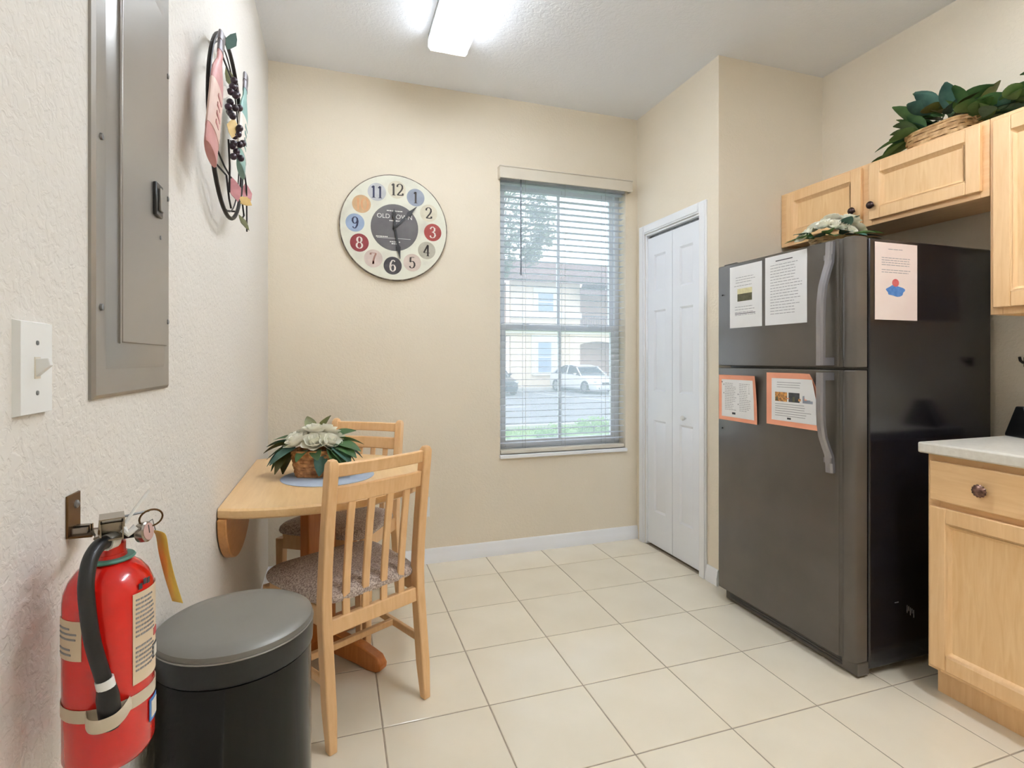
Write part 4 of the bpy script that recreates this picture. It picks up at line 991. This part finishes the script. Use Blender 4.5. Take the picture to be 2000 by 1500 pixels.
leafy('shade_tree', 'leafy tree at the upper left of the window view', 'tree', (3.4, 14.0, GZ),
      [(1.0, 0, 6.3, .8), (1.6, .2, 5.5, .75), (1.1, .1, 4.9, .65), (2.2, .1, 5.9, .45), (2.3, .3, 5.3, .4), (.4, 0, 5.6, 1.0), (1.2, 0, 6.9, .7), (2.0, 0, 6.6, .45), (.9, 0, 4.2, .3), (-.4, 0, 6.2, 1.2), (1.9, .2, 4.75, .35)], 4200, .085, 'tree_leaf',
      [([(0, 0, 0), (.05, 0, 1.8), (.1, 0, 3.4), (.0, 0, 5.2)], [.16, .14, .12, .05]), ([(.1, 0, 3.0), (.6, 0, 4.2), (1.3, .1, 5.2), (2.1, .2, 5.7)], [.07, .06, .04, .015]), ([(.1, 0, 3.6), (.7, 0, 5.0), (1.1, 0, 6.3)], [.06, .05, .02])])
leafy('shrub', 'bright green shrub at the lower right of the window view', 'shrub', (5.75, 11.2, GZ+.02), [(0, 0, .20, .22), (.3, .1, .16, .2), (-.3, 0, .15, .2), (.55, 0, .12, .16)], 900, .04, 'shrub_leaf')
leafy('shrub', 'low green shrub near the middle of the window view', 'shrub', (4.55, 10.8, GZ+.02), [(0, 0, .12, .2), (.25, 0, .09, .16), (-.3, 0, .08, .15)], 500, .04, 'shrub_leaf')
leafy('shrub', 'small green shrub at the lower left of the window view', 'shrub', (3.30, 9.4, GZ+.02), [(0, 0, .10, .18), (.25, 0, .08, .15)], 400, .035, 'shrub_leaf')
tag(obj('parking_line', B(-.06, .06, -3.4, 3.4, 0, .006), 'road_paint', loc=(10.4, 22.3, GZ), rot=(0, 0, R(12))), 'white painted parking line on the asphalt beside the white car', 'road marking')
tag(obj('parking_line', B(-.5, .5, -.06, .06, 0, .006), 'road_paint', loc=(6.1, 18.2, GZ), rot=(0, 0, R(4))), 'short white painted dash on the asphalt left of the window', 'road marking')
struct('trim_sidewalk', B(2, 30, 27.4, 28.9, GZ, GZ+.14), 'concrete')

bu = thing('apartment_building', 'two storey cream apartment building with brown tiled roof outside the window', 'building', (11.5, 29.0, GZ))
def bp(name, x0, x1, y0, y1, z0, z1, mt, par=bu): return obj(name, B(x0-11.5, x1-11.5, y0-29, y1-29, z0-GZ, z1-GZ), mt, par)
ZE = 5.78
bp('wall', 9.55, 13.95, 29, 29.3, GZ, ZE, 'stucco_cream')
bp('wall', 13.95, 21, 29, 29.3, 2.95, 3.10, 'stucco_cream'); bp('wall', 4, 9.55, 29.9, 30.2, GZ, ZE, 'stucco_pink')
bp('wall', 4, 9.55, 29.0, 29.9, 2.55, 3.3, 'stucco_cream')
bp('wall', 13.95, 21, 30.6, 30.9, GZ, ZE, 'stucco_pink'); bp('wall', 13.80, 14.0, 29.3, 30.6, GZ, ZE, 'stucco_pink')
bp('floor_slab', 13.95, 21, 29.0, 30.6, 2.85, 2.95, 'stucco_white')
# arched lower front on the right
ar = [(13.30, GZ), (13.30, 2.85), (21, 2.85), (21, GZ), (18.6, GZ), (18.6, 1.95)]+[(15.95+2.65*math.cos(PI*i/16), 1.72+.72*math.sin(PI*i/16)) for i in range(17)]+[(13.30, GZ)]
ar = [(13.95, 2.85), (21, 2.85), (21, GZ), (16.9, GZ), (16.9, 1.55)]+[(15.15+1.75*math.cos(PI*i/16), 1.60+.70*math.sin(PI*i/16)) for i in range(17)]+[(13.40, GZ), (13.25, GZ), (13.25, 2.85)]
m = MB().prism_y([(x-11.5, z-GZ) for x, z in ar], -.06, .2); obj('arched_wall', m, 'stucco_cream', bu)
bp('string_course', 9.5, 14.0, 28.86, 29.0, 3.62, 3.98, 'stucco_white'); bp('string_course', 4, 21, 28.9, 28.99, 2.72, 2.84, 'stucco_white')
bp('eave_board', 4, 21, 28.3, 28.45, ZE-.12, ZE+.16, 'roof_tile')
m = MB(); r_ = [(28.25, ZE), (33.6, 7.75), (33.6, 7.9), (28.25, ZE+.2)]
m.rings([[(x-11.5, y-29, z-GZ) for y, z in r_] for x in (3.5, 21.5)]); rf = obj('roof', m, 'roof_tile', bu)
m = MB()
for i in range(12):
    q = i/12; y = 28.25+q*5.35; z = ZE+.2+q*1.92; m.box(3.5-11.5, 21.5-11.5, y-29, y+.10-29, z-GZ-.02, z-GZ+.05)
stuff(obj('tile_course', m, 'roof_tile', rf))
m = MB(); r_ = [(13.2, 28.1), (16.8, 26.9), (21.5, 28.1)]
obj('porch_roof', MB().add([(13.5-11.5, -.9, 5.15-GZ), (21-11.5, -.9, 5.15-GZ), (21-11.5, 1.0, 5.95-GZ), (14.6-11.5, 1.0, 5.95-GZ), (13.5-11.5, -.9, 5.0-GZ), (21-11.5, -.9, 5.0-GZ), (21-11.5, 1.0, 5.8-GZ), (14.6-11.5, 1.0, 5.8-GZ)],
    [(0, 1, 2, 3), (7, 6, 5, 4), (0, 4, 5, 1), (1, 5, 6, 2), (2, 6, 7, 3), (3, 7, 4, 0)]), 'roof_tile', bu)
def bwin(x0, x1, z0, z1, tr_=.25):
    w = bp('window', x0-tr_, x1+tr_, 28.90, 29.0, z0-.15, z1+tr_, 'stucco_white')
    p = bp('pane', x0, x1, 28.885, 28.90, z0, z1, 'far_glass', w)
    bp('glazing_bar', x0, x1, 28.875, 28.885, (z0+z1)/2-.03, (z0+z1)/2+.03, 'stucco_white', w)
    return w
bwin(11.22, 12.15, 4.06, 5.10, .3); wl_ = bwin(11.22, 12.02, .46, 2.22, .42)
bp('sill', 10.85, 12.4, 28.8, 28.9, .28, .40, 'stucco_white', wl_)
rl = bp('balcony_railing', 14.0, 17.0, 29.06, 29.10, 3.80, 3.86, 'iron')
for i in range(26): bp('baluster', 14.05+i*.115, 14.075+i*.115, 29.07, 29.09, 3.10, 3.80, 'iron', rl)
bp('balcony_post', 17.2, 17.5, 29.0, 29.3, 3.1, ZE, 'stucco_white')

def make_car(label, loc, rz, paint):
    t = thing('car', label, 'car', loc, rz, 'cars parked outside')
    # x across, -y forward, stations along the length: (y, half width, z bottom, z belt)
    st = [(-2.22, .55, .30, .52), (-2.16, .74, .22, .66), (-1.95, .84, .20, .74), (-1.2, .90, .19, .88), (-.75, .905, .19, .93), (0, .91, .19, .96), (1.0, .905, .19, .98), (1.6, .89, .20, 1.0), (2.05, .84, .24, .98), (2.22, .74, .34, .90), (2.26, .60, .45, .75)]
    rg = []
    for y, w, zb, zt_ in st:
        rg.append([(-w*.86, y, zb), (-w*.98, y, zb+.10), (-w, y, (zb+zt_)/2), (-w*.95, y, zt_-.06), (-w*.80, y, zt_), (w*.80, y, zt_), (w*.95, y, zt_-.06), (w, y, (zb+zt_)/2), (w*.98, y, zb+.10), (w*.86, y, zb)])
    obj('body', MB().rings(rg), paint, t)
    cab = [(-.95, .70, .88, .90), (-.30, .66, .90, 1.36), (.15, .62, .92, 1.45), (.75, .61, .93, 1.44), (1.25, .62, .95, 1.34), (1.85, .66, .95, 1.0)]
    rg = [[(-w*1.16, y, za), (-w, y, zt_), (w, y, zt_), (w*1.16, y, za)] for y, w, za, zt_ in cab]
    obj('greenhouse', MB().rings(rg), 'car_glass', t)
    rf_ = [(-.34, .675, 1.350), (.15, .64, 1.462), (.75, .63, 1.452), (1.28, .64, 1.345)]
    obj('roof', MB().rings([[(-w, y, z-.03), (-w*.93, y, z+.004), (w*.93, y, z+.004), (w, y, z-.03)] for y, w, z in rf_]), paint, t)
    for s in (-1, 1):
        obj('pillar', MB().tube([(s*.80, -.95, .90), (s*.665, -.32, 1.36)], .035, 6), paint, t); obj('pillar', MB().tube([(s*.79, .42, .95), (s*.63, .42, 1.44)], .035, 6), paint, t); obj('pillar', MB().tube([(s*.77, 1.85, 1.0), (s*.64, 1.26, 1.35)], .05, 6), paint, t)
        obj('mirror', MB().sphere((s*.96, -.62, 1.0), .085, 10, 6, (1.1, .8, .75)), paint, t)
        obj('headlight', MB().sphere((s*.66, -2.06, .64), .13, 10, 6, (1.2, .8, .5)), 'head_lamp', t)
        for y in (-1.36, 1.34):
            Mw = Matrix.Translation((s*.80, y, .33)) @ Matrix.Rotation(s*PI/2, 4, 'Y')
            w = obj('wheel', MB().lathe([(.20, -.1), (.31, -.1), (.33, -.07), (.33, .09), (.31, .12), (.23, .12), (.22, .08)], 24, Mw), 'tyre', t)
            rm = MB().lathe([(.225, .07), (.225, .095), (.20, .098), (.05, .085), (.045, .11), (.001, .11)], 20, Mw)
            obj('rim', rm, 'rim', w)
    obj('grille', B(-.42, .42, -2.235, -2.19, .46, .60), 'tyre', t); obj('bumper_intake', B(-.60, .60, -2.20, -2.12, .26, .38), 'tyre', t)
    return t
make_car('white sedan parked outside in front of the arch', (12.55, 25.7, GZ), R(9), 'car_white')
make_car('dark car cut off by the left edge of the window view', (7.35, 26.0, GZ), R(4), 'car_dark')
